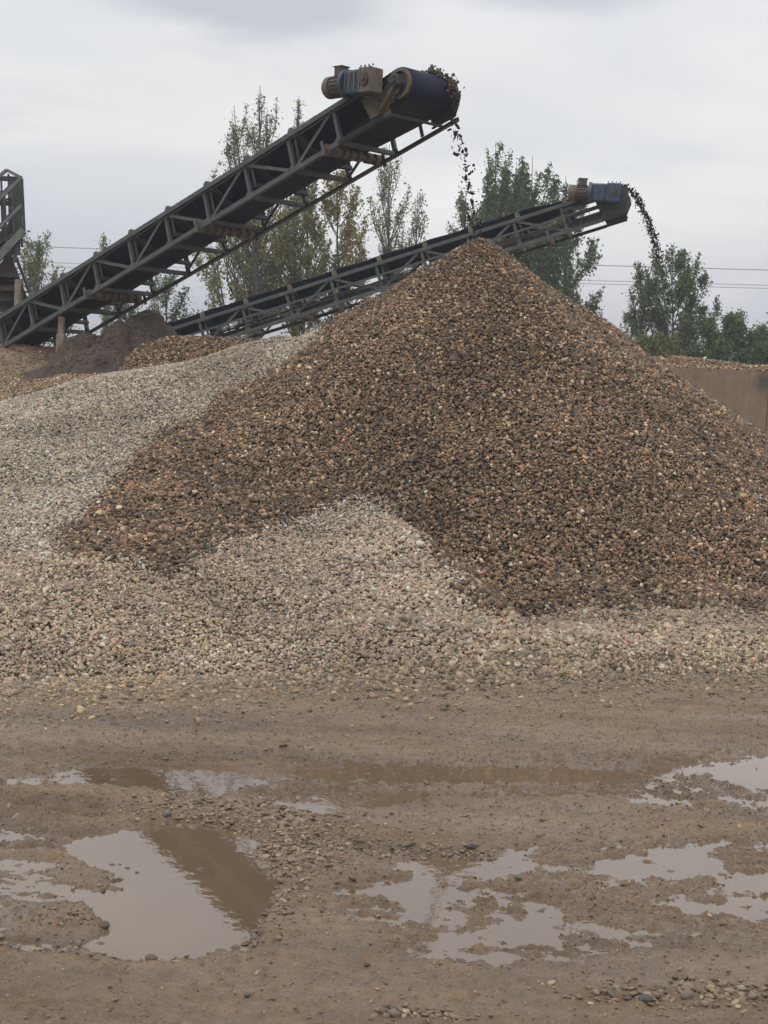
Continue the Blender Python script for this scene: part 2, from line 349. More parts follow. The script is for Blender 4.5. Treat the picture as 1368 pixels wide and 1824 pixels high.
REGIONS = {'brown': [(-1.4, 27.5), (-1.35, 25.0), (-0.93, 23.16), (-1.55, 22.48), (-2.15, 22.28), (-2.64, 21.32), (-2.91, 21.14), (-3.12, 19.94), (-3.28, 19.12), (-3.34, 17.72), (-3.47, 16.74), (-3.32, 16.2), (-2.87, 15.94), (-2.41, 15.84), (-1.92, 15.8), (-1.66, 16.68), (-1.04, 17.96), (-0.56, 18.72), (-0.03, 18.76), (0.24, 18.3), (0.56, 16.66), (0.86, 16.08), (1.01, 15.56), (1.25, 15.3), (1.89, 16.44), (2.43, 16.14), (3.06, 16.48), (3.6, 16.54), (4.04, 16.46), (9, 17.6), (12, 30)], 'pale': [(-14, 32), (-14, 16.0), (-3.89, 16.16), (-3.35, 16.2), (0, 18), (0, 32)]}   #@@REGIONS
PUDDLES = [([(0.676, 8.741), (1.441, 9.047), (2.562, 9.368), (2.122, 7.641), (1.457, 7.305), (0.905, 7.077), (0.654, 7.503)], -0.009), ([(1.966, 11.312), (3.225, 11.967), (2.612, 9.563), (2.0, 9.774), (1.702, 10.354)], -0.008), ([(-2.595, 10.067), (-2.062, 10.103), (-1.94, 9.613), (-2.43, 9.445)], -0.006), ([(-2.363, 9.192), (-1.566, 9.349), (-1.324, 8.497), (-1.673, 8.276), (-2.1, 8.202)], -0.006), ([(-0.207, 8.076), (0.673, 8.221), (0.993, 7.898), (0.843, 6.961), (0.188, 6.869), (-0.073, 7.392)], -0.01), ([(-0.616, 10.658), (2.389, 11.405), (2.167, 10.269), (0.848, 9.823), (-0.484, 9.739)], -0.004), ([(-0.842, 9.837), (-0.069, 9.922), (-0.057, 9.317), (-0.517, 9.205)], -0.007), ([(-2.037, 7.963), (-1.783, 8.104), (-1.523, 7.972), (-1.314, 7.62), (-1.164, 7.227), (-1.094, 6.827), (-1.436, 6.814), (-1.717, 6.759)], 0.004), ([(-1.544, 8.299), (-1.461, 8.582), (-1.294, 8.795), (-0.751, 8.894), (-0.617, 8.623), (-0.544, 8.216), (-0.494, 7.663), (-0.507, 7.17), (-0.547, 6.906), (-0.716, 6.763), (-0.963, 6.776), (-1.106, 6.826), (-1.213, 7.142), (-1.246, 7.544), (-1.272, 7.853), (-1.426, 8.066)], 0.03), ([(-1.999, 9.89), (-1.882, 10.111), (-1.284, 10.239), (-0.877, 10.201), (-0.682, 10.045), (-0.845, 9.865), (-0.983, 9.585), (-1.129, 9.597), (-1.684, 9.623), (-1.902, 9.678)], 0.02), ([(-0.682, 10.045), (-0.503, 10.052), (-0.637, 9.922), (-0.842, 9.837)], 0.008), ([(2.332, 11.215), (2.874, 11.422), (3.179, 11.312), (2.973, 10.536), (2.506, 10.472), (2.331, 10.716)], 0.015), ([(1.683, 9.986), (1.979, 10.045), (1.937, 9.911), (1.702, 9.879)], 0.012), ([(2.317, 10.111), (2.774, 10.201), (2.718, 9.979), (2.388, 9.943)], 0.012), ([(0.146, 10.625), (0.606, 10.724), (1.061, 10.658), (1.604, 10.724), (2.267, 10.979), (2.171, 10.682), (1.637, 10.416), (0.888, 10.369), (0.218, 10.171)], 0.01), ([(-0.434, 10.452), (0.07, 10.609), (0.145, 10.186), (-0.362, 10.111)], 0.006), ([(-0.014, 9.833), (0.376, 9.94), (0.351, 9.63), (0.024, 9.54)], 0.012), ([(0.142, 8.281), (0.386, 8.476), (0.858, 8.664), (0.933, 8.466), (1.074, 8.367), (0.737, 8.281), (0.317, 8.143)], 0.012), ([(-0.112, 7.812), (0.084, 7.953), (0.344, 8.042), (0.481, 7.889), (0.735, 7.857), (0.502, 7.715), (0.196, 7.719)], 0.02), ([(0.223, 7.646), (0.39, 7.698), (0.436, 7.47), (0.247, 7.409)], 0.015), ([(1.242, 8.623), (1.497, 8.775), (1.604, 8.476), (1.447, 8.251), (1.248, 8.317)], 0.01), ([(1.638, 8.866), (1.94, 8.941), (1.953, 8.691), (1.851, 8.416), (1.648, 8.383), (1.613, 8.529)], 0.012), ([(0.593, 7.396), (0.911, 7.641), (0.938, 7.384), (0.878, 7.183), (0.71, 7.197)], 0.015), ([(0.321, 7.201), (0.561, 7.297), (0.58, 7.103), (0.393, 7.047)], 0.014), ([(1.094, 7.569), (1.277, 7.515), (1.301, 7.407), (1.128, 7.413)], 0.012), ([(1.53, 7.875), (1.86, 7.963), (2.208, 7.981), (2.178, 7.862), (1.648, 7.754)], 0.014), ([(1.907, 8.327), (2.175, 8.47), (2.313, 8.393), (2.103, 8.166), (1.892, 8.114)], 0.012), ([(-0.496, 9.387), (-0.197, 9.497), (-0.158, 9.349), (-0.355, 9.26)], 0.01), ([(-1.028, 10.584), (-0.878, 10.6), (-0.887, 10.5), (-1.01, 10.489)], 0.01), ([(0.302, 6.934), (0.467, 6.986), (0.641, 6.953), (0.486, 6.862)], 0.01), ([(-0.012, 8.599), (0.111, 8.534), (0.081, 8.424)], 0.01), ([(-2.319, 9.823), (-2.101, 9.795), (-2.113, 9.691), (-2.399, 9.59)], 0.004), ([(-1.998, 8.508), (-1.769, 8.582), (-1.776, 8.471), (-1.975, 8.414)], 0.006), ([(-1.558, 7.129), (-1.44, 7.429), (-1.289, 7.411), (-1.182, 7.185), (-1.23, 7.025), (-1.427, 6.996)], -0.034), ([(-0.937, 8.1), (-0.679, 8.143), (-0.608, 8.009), (-0.839, 8.009)], -0.0), ([(-1.328, 8.005), (-1.17, 7.917), (-1.174, 7.687), (-1.327, 7.689), (-1.5, 7.862)], -0.028)]   #@@PUDDLES
def in_poly(x, y, P):
    c = np.zeros(np.shape(x), bool); n = len(P)
    for i in range(n):
        (x1, y1), (x2, y2) = P[i], P[(i + 1) % n]
        if y1 == y2: continue
        c ^= ((y1 > y) != (y2 > y)) & (x < (x2 - x1) * (y - y1) / (y2 - y1) + x1)
    return c
def sdf_poly(x, y, P):
    d = np.full(np.shape(x), 1e9); n = len(P)
    for i in range(n):
        (x1, y1), (x2, y2) = P[i], P[(i + 1) % n]; dx, dy = x2 - x1, y2 - y1
        t = np.clip(((x - x1) * dx + (y - y1) * dy) / (dx * dx + dy * dy + 1e-12), 0, 1)
        d = np.minimum(d, np.hypot(x - x1 - t * dx, y - y1 - t * dy))
    return np.where(in_poly(x, y, P), d, -d)
def region(x, y, jit=.16):
    """0 brown pile, 1 pale pile on the left, 2 dusty gravel in front"""
    jx, jy = jit * fbm(x * 2, y * 2, 51, 4), jit * 1.6 * fbm(x * 2, y * 2, 61, 4)
    r = np.full(np.shape(x), 2)
    if 'pale' in REGIONS: r = np.where(in_poly(x + jx, y + jy, REGIONS['pale']), 1, r)
    if 'brown' in REGIONS: r = np.where(in_poly(x + jx, y + jy, REGIONS['brown']), 0, r)
    return r
def mud_h(x, y):
    x, y = np.asarray(x, float), np.asarray(y, float)
    h = .025 + .018 * fbm(x * .45, y * 1.3, 71, 4) + .016 * fbm(x * .22 + .05 * y, y * 2.4, 77, 2) + .014 * fbm(x * 3, y * 5, 81, 4, .6) + .013 * fbm(x * 13, y * 17, 91, 3, .65)
    wetR = np.exp(-(((x - 1.0) / 1.5) ** 2 + ((y - 7.9) / 1.2) ** 2)) + .8 * np.exp(-(((x - 2.6) / 1.1) ** 2 + ((y - 10.6) / .8) ** 2)) + .45 * np.exp(-(((x + .3) / 2.5) ** 2 + ((y - 10.4) / .5) ** 2)) + .4 * np.exp(-(((x + 2.2) / .8) ** 2 + ((y - 9.3) / .7) ** 2))
    lump = np.maximum(vnoise(x * 26, y * 26, 131) - .18, 0) * .055 * sstep(fbm(x * 1.7, y * 1.7, 133, 3), -.35, .35) + np.maximum(vnoise(x * 13 + 5, y * 13, 137) - .30, 0) * .10
    h = h - .008 * wetR
    jx, jy = .09 * fbm(x * 3.1, y * 3.1, 101, 5, .65), .16 * fbm(x * 3.1, y * 3.1, 111, 5, .65)
    for P, dep in PUDDLES:
        xs = [p[0] for p in P]; ys = [p[1] for p in P]
        m = (x > min(xs) - .5) & (x < max(xs) + .5) & (y > min(ys) - .5) & (y < max(ys) + .5)
        if not m.any(): continue
        s = np.zeros(np.shape(x)); q = sdf_poly(x[m] + jx[m], y[m] + jy[m], P)
        s[m] = sstep(q, -.12, .07)
        if -.02 < dep < 0: h = h * (1 - s) + s * (-dep + .55 * (h - .022) + .014 * fbm(x * 3.2, y * 6, 141, 3, .6) + .034 * fbm(x * 13, y * 21, 151, 4, .72))
        elif dep > 0: h = h * (1 - s) + s * (-dep + (.28 if dep > .016 else .75) * (h - .022))
        else: h = h * (1 - s) + s * (-dep + .6 * (h - .022))
    h = h + lump + .03 * sstep(y - foot_y(x), -1.2, .1)
    return h

# ------------------------------------------------------------------ the ground: mud yard, water, far terrain
def graded(lo, hi, step, far_lo, far_hi, g=1.25):
    a = list(np.arange(lo, hi + step / 2, step)); s = step; v = a[0]; pre = []
    while v > far_lo: s *= g; v -= s; pre.append(v)
    s = step; v = a[-1]; post = []
    while v < far_hi: s *= g; v += s; post.append(v)
    return np.array(pre[::-1] + a + post)
def grid_faces(nx, ny):
    i = np.arange(nx * ny).reshape(ny, nx)
    return np.stack([i[:-1, :-1], i[:-1, 1:], i[1:, 1:], i[1:, :-1]], -1).reshape(-1, 4)
gx = graded(-4.2, 4.6, .0145, -400, 400); gy = np.concatenate([graded(5.6, 9.0, .011, -200, 5.7, 1.3)[:-1], graded(9.0, 15.6, .018, 8.9, 500, 1.3)[1:]])
gy = np.unique(np.round(gy, 4))
X, Y = np.meshgrid(gx, gy)
Z = np.zeros_like(X); near = (np.abs(X) < 14) & (Y > -2) & (Y < 34)
Z[near] = mud_h(X[near], Y[near]); Z[~near] = .04
ground = link(bpy.data.objects.new('ground', mesh_np('ground', np.c_[X.ravel(), Y.ravel(), Z.ravel()], grid_faces(len(gx), len(gy)), M['mud'])))
tag(ground, 'brown muddy yard surface with ruts and shallow puddles', kind='structure')
wm = MB(); wm.add([(-9, 3, 0), (9, 3, 0), (9, 14.2, 0), (-9, 14.2, 0)], [(0, 1, 2, 3)])
tag(wm.build('puddle_water', M['water']), 'still brown rain water lying in the hollows of the muddy yard', kind='structure')

# ------------------------------------------------------------------ pebbles: prototypes and the scatter
def ico(sub):
    import bmesh
    bm = bmesh.new(); bmesh.ops.create_icosphere(bm, subdivisions=sub, radius=.5); V = np.array([v.co[:] for v in bm.verts])
    Fc = np.array([[v.index for v in f.verts] for f in bm.faces]); bm.free(); return V, Fc
ICO_V, ICO_F = ico(2)
protos = bpy.data.collections.new('pebble_shapes')
def pebble_mesh(name, seed, mat, flat=.62, wid=.78, ang=.18, V=ICO_V, Fc=ICO_F):
    rs = np.random.RandomState(seed); U = V / .5
    k = np.ones(len(V))
    for _ in range(5):
        d = rs.normal(size=3); d /= np.linalg.norm(d); k += ang * rs.uniform(-.6, .6) * np.cos(U @ d * rs.uniform(1.5, 3) + rs.uniform(0, 6))
    P = V * k[:, None] * [1, wid, flat]
    for _ in range(3):                                     # flattened facets
        d = rs.normal(size=3); d /= np.linalg.norm(d); lim = .36 * np.sqrt((d[0] ** 2 + (d[1] * wid) ** 2 + (d[2] * flat) ** 2)) * rs.uniform(1.0, 1.25)
        q = P @ d; P -= np.where(q > lim, (q - lim) * .8, 0)[:, None] * d
    return mesh_np(name, P, Fc, mat)
KINDS = {}
def proto_set(key, mat, specs):
    c = bpy.data.collections.new('shapes_' + key)
    for i, (fl, wd, an) in enumerate(specs):
        c.objects.link(bpy.data.objects.new('%s_%02d' % (key, i), pebble_mesh('pebble', 10 + i, mat, fl, wd, an)))
    KINDS[key] = (c, len(specs))
SP = [(.62, .8, .2), (.5, .75, .18), (.72, .85, .25), (.42, .7, .2), (.66, .68, .3), (.55, .9, .22), (.8, .86, .3), (.38, .62, .2)]
for k_, m_ in (('wet', 'pebble_wet'), ('dry', 'pebble_dry'), ('muddy', 'pebble_mud'), ('falling', 'pebble_dark')): proto_set(k_, M[m_], SP)
def scatter(name, key, P, rot, scl, tint, parent=None, seed=0):
    rs = np.random.RandomState(seed); coll, nk = KINDS[key]; n = len(P)
    me = bpy.data.meshes.new(name); me.vertices.add(n); me.vertices.foreach_set('co', P.astype(np.float32).ravel())
    for nm, ty, arr, f in (('rot', 'FLOAT_VECTOR', rot, 'vector'), ('scl', 'FLOAT_VECTOR', scl, 'vector'), ('tint', 'FLOAT_COLOR', np.c_[tint, np.ones(n)], 'color')):
        a = me.attributes.new(nm, ty, 'POINT'); a.data.foreach_set(f, arr.astype(np.float32).ravel())
    a = me.attributes.new('idx', 'INT', 'POINT'); a.data.foreach_set('value', rs.randint(0, nk, n).astype(np.int32))
    o = link(bpy.data.objects.new(name, me), parent); o['kind'] = 'stuff'
    ng = bpy.data.node_groups.new('scatter_' + name, 'GeometryNodeTree')
    ng.interface.new_socket('Geometry', in_out='INPUT', socket_type='NodeSocketGeometry'); ng.interface.new_socket('Geometry', in_out='OUTPUT', socket_type='NodeSocketGeometry')
    N = ng.nodes; L = ng.links; gi = N.new('NodeGroupInput'); go = N.new('NodeGroupOutput')
    ci = N.new('GeometryNodeCollectionInfo'); ci.inputs['Collection'].default_value = coll; ci.inputs['Separate Children'].default_value = True; ci.inputs['Reset Children'].default_value = True
    ip = N.new('GeometryNodeInstanceOnPoints'); ip.inputs['Pick Instance'].default_value = True
    def attr(nm, ty): a = N.new('GeometryNodeInputNamedAttribute'); a.data_type = ty; a.inputs['Name'].default_value = nm; return a.outputs['Attribute']
    er = N.new('FunctionNodeEulerToRotation'); L.new(attr('rot', 'FLOAT_VECTOR'), er.inputs[0])
    L.new(gi.outputs[0], ip.inputs['Points']); L.new(ci.outputs[0], ip.inputs['Instance']); L.new(attr('idx', 'INT'), ip.inputs['Instance Index'])
    L.new(er.outputs[0], ip.inputs['Rotation']); L.new(attr('scl', 'FLOAT_VECTOR'), ip.inputs['Scale']); L.new(ip.outputs[0], go.inputs[0])
    md = o.modifiers.new('scatter', 'NODES'); md.node_group = ng
    return o
def srgb(*c): return np.array([((x / 255 + .055) / 1.055) ** 2.4 for x in c])
PAL_BROWN = [(srgb(84, 70, 57), 20), (srgb(108, 86, 66), 20), (srgb(135, 104, 76), 16), (srgb(160, 122, 86), 9), (srgb(96, 92, 83), 8), (srgb(71, 68, 60), 11), (srgb(58, 52, 46), 9), (srgb(126, 94, 72), 8), (srgb(190, 165, 132), 6), (srgb(205, 200, 188), 1.6), (srgb(168, 122, 82), 2)]
PAL_PALE = [(srgb(132, 122, 108), 20), (srgb(156, 142, 124), 20), (srgb(174, 160, 142), 14), (srgb(112, 112, 106), 12), (srgb(92, 97, 94), 9), (srgb(158, 132, 108), 10), (srgb(196, 184, 166), 7), (srgb(78, 76, 70), 7), (srgb(214, 210, 200), 2.5)]
PAL_FRONT = [(srgb(150, 130, 110), 20), (srgb(136, 120, 102), 18), (srgb(160, 144, 126), 16), (srgb(176, 160, 142), 9), (srgb(116, 110, 102), 12), (srgb(94, 96, 92), 9), (srgb(158, 126, 104), 11), (srgb(194, 182, 164), 6), (srgb(82, 78, 72), 7), (srgb(212, 208, 198), 2)]
PAL_MUD = [(srgb(118, 102, 86), 22), (srgb(140, 120, 98), 14), (srgb(94, 84, 74), 16), (srgb(70, 66, 60), 12), (srgb(160, 142, 118), 6), (srgb(84, 88, 84), 5), (srgb(190, 176, 152), 3)]
def tints(pal, n, rs, gain=1.0, con=.82):
    p = np.array([q[1] for q in pal], float); p /= p.sum(); c = np.array([q[0] for q in pal])[rs.choice(len(pal), n, p=p)]
    m = (c ** .9).mean(0) ** (1 / .9); c = m * (c / m) ** (.88 if pal is PAL_BROWN else con); lum = c.mean(1, keepdims=True); c = lum * (m / m.mean()) ** .45 * (c / lum) ** .55
    return np.clip(c * np.exp(rs.normal(0, .15, (n, 1))) * (1 + rs.normal(0, .04, (n, 3))) * gain, .004, .8)
def stones(x, y, hf, size, rs, lift=(-.25, .35), tilt=.5):
    n = len(x); e = .05; z = hf(x, y); sx = (hf(x + e, y) - z) / e; sy = (hf(x, y + e) - z) / e
    rx = np.arctan(sy) + rs.normal(0, tilt, n); ry = -np.arctan(sx) + rs.normal(0, tilt, n); rz = rs.uniform(0, 6.28, n)
    s = size * np.exp(rs.normal(0, .27, n))
    z = z + s * rs.uniform(lift[0], lift[1], n)
    return np.c_[x, y, z], np.c_[rx, ry, rz], np.c_[s * rs.uniform(.9, 1.25, n), s * rs.uniform(.85, 1.1, n), s * rs.uniform(.85, 1.1, n)]

# the pile surface, split where one kind of gravel meets the next
px_ = np.arange(-11, 10.51, .07); py_ = np.arange(10.5, 30.01, .07)
X, Y = np.meshgrid(px_, py_); Z = pile_h(X, Y) - .035; F4 = grid_faces(len(px_), len(py_))
cx, cy = X.ravel()[F4].mean(1), Y.ravel()[F4].mean(1); cls = region(cx, cy, .22); zc = Z.ravel()[F4].max(1)
V = np.c_[X.ravel(), Y.ravel(), Z.ravel()]
def sub_mesh(name, keep, mat):
    f = F4[keep]; u, inv = np.unique(f, return_inverse=True); return mesh_np(name, V[u], inv.reshape(-1, 4), mat)
PILES = [('gravel_pile', 'gravel_bed', 0, 'soil_brown', 'tall conical pile of wet brown river gravel in the middle, peak under the falling stones', 'gravel pile'),
         ('gravel_pile', 'gravel_bed', 1, 'soil_pale', 'broad low pile of pale grey fine gravel on the left, beside the tall brown pile', 'gravel pile'),
         ('gravel_bank', 'gravel_bed', 2, 'soil_pale', 'low bank of dusty beige pebbles along the foot of the piles, with a pointed spur', 'gravel bank')]
roots = []
for nm, bn, c, mt, lab, cat in PILES:
    e = empty(nm, (0, 0, 0)); tag(e, lab, cat); roots.append(e)
    k = (cls == c) & (zc > -.12); o = link(bpy.data.objects.new(bn, sub_mesh(bn, k, M[mt])), e)
rs = np.random.RandomState(3)
# candidates by area; what lies behind the crest and cannot be seen from any near standpoint is left out
def visible(x, y, z):
    ok = np.ones(len(x), bool)
    for cxm in (0, -2.5, 2.5):
        v = np.ones(len(x), bool)
        for t in (.985, .97, .95, .92, .88, .84):
            qx, qy = cxm + (x - cxm) * t, y * t; qz = CAM_H + (z + .12 - CAM_H) * t
            v &= (pile_h(qx, qy) < qz + .10)
        ok = v if cxm == 0 else (ok | v)
    return ok
def cand(n, x0, x1, y0, y1, c):
    x = rs.uniform(x0, x1, n); y = rs.uniform(y0, y1, n); z = pile_h(x, y)
    k = (np.abs(x) < .2455 * y + 1.3) & (z > .005); x, y, z = x[k], y[k], z[k]
    e = .06; sl = np.hypot((pile_h(x + e, y) - z) / e, (pile_h(x, y + e) - z) / e)
    k = rs.uniform(0, 1.35, len(x)) < np.sqrt(1 + sl * sl)
    x, y, z = x[k], y[k], z[k]; f = rs.uniform(size=len(x)) < .22; m = np.where(f, 2.6, 1.)
    k = region(x + rs.normal(0, .06, len(x)) * m, y + rs.normal(0, .12, len(x)) * m, .22) == c
    x, y, z = x[k], y[k], z[k]; k = visible(x, y, z); return x[k], y[k]
def fill(parent, name, key, c, size, per_m2, pal, gain, lift, tilt, seed):
    global rs
    rs = np.random.RandomState(seed); A = 20 * 16.5
    x, y = cand(int(A * per_m2), -10, 10, 12, 28.5, c)
    f = foot_y(x); k = y > f - .02; x, y = x[k], y[k]
    P, ro, sc = stones(x, y, pile_h, size if not callable(size) else size(x, y), rs, lift, tilt)
    t = tints(pal, len(x), rs, gain)
    g = 1 + .42 * fbm(x * .8, y * .8, 7, 4, .6)              # patches of one delivery or another
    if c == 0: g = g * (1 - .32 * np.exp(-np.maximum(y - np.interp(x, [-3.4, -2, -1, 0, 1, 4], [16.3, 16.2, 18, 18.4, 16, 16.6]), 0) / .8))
    if c == 2:                                            # the freshly tipped spur is cleaner and greyer than the dusty bank
        k = np.exp(-((x - .1) / 1.5) ** 2 - ((y - 16.8) / 1.8) ** 2)[:, None]; t = t * (1 + k * np.array([.20, .24, .30])); t = t * np.array([1.04, 1.04, 1.05])
    scatter(name, key, P, ro, sc, np.clip(t * g[:, None], .004, .8), parent, seed)
    print(name, len(x))
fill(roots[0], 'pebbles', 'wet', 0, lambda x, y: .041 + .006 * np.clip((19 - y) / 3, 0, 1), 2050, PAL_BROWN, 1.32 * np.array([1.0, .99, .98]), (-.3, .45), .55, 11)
fill(roots[1], 'pebbles', 'dry', 1, lambda x, y: .031 + 0 * x, 2900, PAL_PALE, 1.6, (-.3, .4), .5, 12)
fill(roots[2], 'pebbles', 'dry', 2, lambda x, y: .033 + .012 * np.exp(-((x - .9) / 1.) ** 2) * (y < 18) + .006 * (x > 1.5), 2600, PAL_FRONT, 1.5 * np.array([1.03, 1., .94]), (-.3, .42), .5, 13)
# the dirty toe, and single stones strewn on the mud
rs = np.random.RandomState(21)
n = 30000; x = rs.uniform(-5, 6.5, n); t = -np.abs(rs.exponential(.30, n)) + .25; y = foot_y(x) + t
k = (np.abs(x) < .2455 * y + 1); x, y = x[k], y[k]
hh = lambda a, b: np.maximum(mud_h(a, b), pile_h(a, b))
P, ro, sc = stones(x, y, hh, np.where(rs.uniform(size=len(x)) < .35, .045, .02), rs, (-.25, .15), .3)
toe = scatter('pile_toe_pebbles', 'muddy', P, ro, sc, tints(PAL_MUD, len(x), rs, 1.25) * (1 + .5 * sstep(x, 0, -2.5))[:, None] * [1.06, 1, .85], None, 22)
tag(toe, 'thin scatter of small muddy pebbles where the gravel bank meets the yard', kind='stuff')
rs = np.random.RandomState(23); xs, ys, ss = [], [], []
def patch(n, x0, y0, sx, sy, size):
    g = _ground_px(x0, y0); g1 = _ground_px(x0 + sx, y0); g2 = _ground_px(x0, y0 - sy)
    xs.append(rs.normal(g[0], abs(g1[0] - g[0]), n)); ys.append(rs.normal(g[1], abs(g2[1] - g[1]), n)); ss.append(np.full(n, size))
def _ground_px(x, y): r = cam_to_world([x - 684, y - 912, 2840.]); return r * (-CAM_H / r[2])
n = 42000; xs.append(rs.uniform(-4.4, 5, n)); ys.append(5.7 + 8.6 * rs.uniform(0, 1, n) ** .8); ss.append(np.full(n, .0115))
n = 1500; xs.append(rs.uniform(-4.4, 5, n)); ys.append(5.7 + 8.6 * rs.uniform(0, 1, n) ** .8); ss.append(np.full(n, .019))
n = 150; xs.append(rs.uniform(-4.4, 5, n)); ys.append(5.7 + 8.6 * rs.uniform(0, 1, n) ** .8); ss.append(np.full(n, .036))
for a in ((900, 480, 1475, 90, 22, .020), (700, 540, 1530, 55, 30, .022), (260, 440, 1460, 90, 18, .034), (120, 520, 1510, 50, 30, .036), (500, 330, 1450, 60, 14, .014), (160, 480, 1620, 25, 50, .024),
          (200, 220, 1700, 70, 9, .024), (120, 120, 1640, 40, 14, .016), (240, 780, 1522, 80, 8, .022), (120, 260, 1560, 50, 14, .022),
          (160, 1290, 1775, 70, 14, .03), (90, 1130, 1785, 50, 12, .028), (60, 740, 1812, 50, 8, .03), (500, 1150, 1560, 120, 40, .016), (500, 1250, 1420, 90, 30, .016), (700, 900, 1620, 160, 30, .013)): patch(*a)
x, y, s = np.concatenate(xs), np.concatenate(ys), np.concatenate(ss)
h = mud_h(x, y); k = (np.abs(x) < .2455 * y + .8) & (y > 5.6) & (y < foot_y(x)) & ((h > -.012) | ((s > .018) & (rs.uniform(size=len(x)) < .25))); x, y, s, h = x[k], y[k], s[k], h[k]
P, ro, sc = stones(x, y, mud_h, s, rs, (-.1, .25), .3); sc[:, 2] *= .8
ps = scatter('yard_pebbles', 'muddy', P, ro, sc, tints(PAL_MUD, len(x), rs, 1.05) * [1.1, 1, .86], None, 24)
tag(ps, 'small pebbles and grit pressed into the mud of the yard', kind='stuff')

# single cobbles one can point to
CV, CF = ico(3)
COB = [  # pixel, size px wide, colour, label
    ((200, 1541), 13, (60, 62, 62), 'dark round cobble, leftmost of the three stones standing in the large puddle'),
    ((214, 1540), 12, (66, 66, 62), 'dark angular cobble, middle one of the three standing in the large puddle'),
    ((227, 1546), 12, (58, 58, 56), 'dark cobble with flat top, rightmost of the three standing in the large puddle'),
    ((188, 1440), 9, (58, 54, 50), 'small dark cobble alone on the mud between the two left puddles'),
    ((245, 1469), 11, (205, 180, 128), 'yellowish cobble at the far edge of the large puddle'),
    ((296, 1463), 14, (84, 86, 84), 'grey cobble beside the yellowish one behind the large puddle'),
    ((329, 1443), 9, (62, 58, 54), 'dark small cobble in the pebble patch behind the large puddle'),
    ((351, 1441), 11, (70, 60, 54), 'dark brown cobble in the pebble patch behind the large puddle'),
    ((357, 1549), 16, (72, 70, 64), 'flat grey cobble in the brown part of the large puddle'),
    ((186, 1654), 20, (66, 62, 56), 'dark flat cobble on the near edge of the mud island in the puddle'),
    ((417, 1688), 18, (80, 76, 70), 'dark cobble at the near right corner of the large puddle'),
    ((463, 1666), 12, (120, 104, 86), 'tan cobble on the mud right of the large puddle'),
    ((450, 1675), 11, (160, 146, 124), 'pale cobble on the mud at the right tip of the large puddle'),
    ((270, 1707), 22, (88, 84, 78), 'long flat grey cobble in the near edge of the large puddle'),
    ((532, 1521), 13, (176, 150, 120), 'pale tan cobble in the gravelly mud right of the large puddle'),
    ((518, 1545), 14, (150, 130, 106), 'beige cobble near the pale tan one right of the large puddle'),
    ((873, 1527), 10, (74, 78, 78), 'blue grey cobble near the middle puddles'),
    ((840, 1518), 17, (62, 52, 48), 'dark purple brown flat cobble behind the middle puddles'),
    ((654, 1729), 14, (74, 68, 60), 'dark cobble alone in the mud near the bottom centre'),
    ((1061, 1784), 16, (160, 146, 124), 'pale round cobble in the mud at the bottom, left of the cobble cluster'),
    ((1098, 1771), 15, (168, 158, 138), 'cream cobble just behind the pale round one at the bottom'),
    ((1151, 1784), 18, (170, 158, 138), 'cream flat cobble in the cluster at the bottom right'),
    ((1128, 1783), 16, (140, 126, 108), 'tan cobble in the cluster at the bottom right'),
    ((1150, 1797), 24, (84, 82, 76), 'dark grey long cobble in front of the cluster at the bottom right'),
    ((1120, 1793), 16, (96, 84, 72), 'brown cobble at the left end of the dark long one, bottom right'),
    ((1265, 1772), 19, (178, 160, 134), 'large pale cobble in the bottom right corner of the mud'),
    ((1203, 1750), 13, (110, 102, 90), 'greyish small cobble behind the bottom right cobbles'),
    ((1222, 1790), 22, (126, 112, 94), 'wide tan cobble half sunk in mud at the bottom right'),
    ((1254, 1801), 16, (150, 134, 112), 'beige cobble in front of the wide tan one, bottom right'),
    ((1318, 1772), 18, (176, 164, 142), 'pale cobble nearest the right edge of the photo at the bottom'),
    ((1340, 1786), 20, (150, 138, 118), 'sandy cobble in front of the pale one by the right edge'),
    ((704, 1816), 20, (150, 134, 112), 'beige cobble at the bottom edge just right of centre'),
    ((682, 1808), 15, (128, 116, 98), 'tan cobble at the bottom edge beside the beige one'),
    ((424, 1266), 8, (206, 200, 190), 'small white stone on the bare mud below the gravel bank'),
    ((832, 1240), 9, (200, 186, 164), 'pale stone on the mud close to the foot of the gravel bank'),
    ((593, 1254), 9, (62, 52, 44), 'dark clod on the bare mud below the gravel bank'),
]
rs = np.random.RandomState(5)
for i, ((qx, qy), wpx, col, lab) in enumerate(COB):
    g = _ground_px(qx, qy); s = wpx * g[1] / 2840 * 1.08; mt = cobble_mat('cobble_stone', tuple(srgb(*col) * 1.05))
    o = link(bpy.data.objects.new('cobble', pebble_mesh('cobble', 200 + i, mt, rs.uniform(.5, .7), rs.uniform(.7, .9), .22, CV, CF)))
    o.scale = (s, s, s); o.rotation_euler = (rs.normal(0, .15), rs.normal(0, .15), rs.uniform(-.6, .6)); z0 = max(float(mud_h(g[0], g[1])), -.012)
    o.location = (g[0], g[1], z0 + s * .18); tag(o, lab, 'stone', 'cobbles lying in the muddy yard')

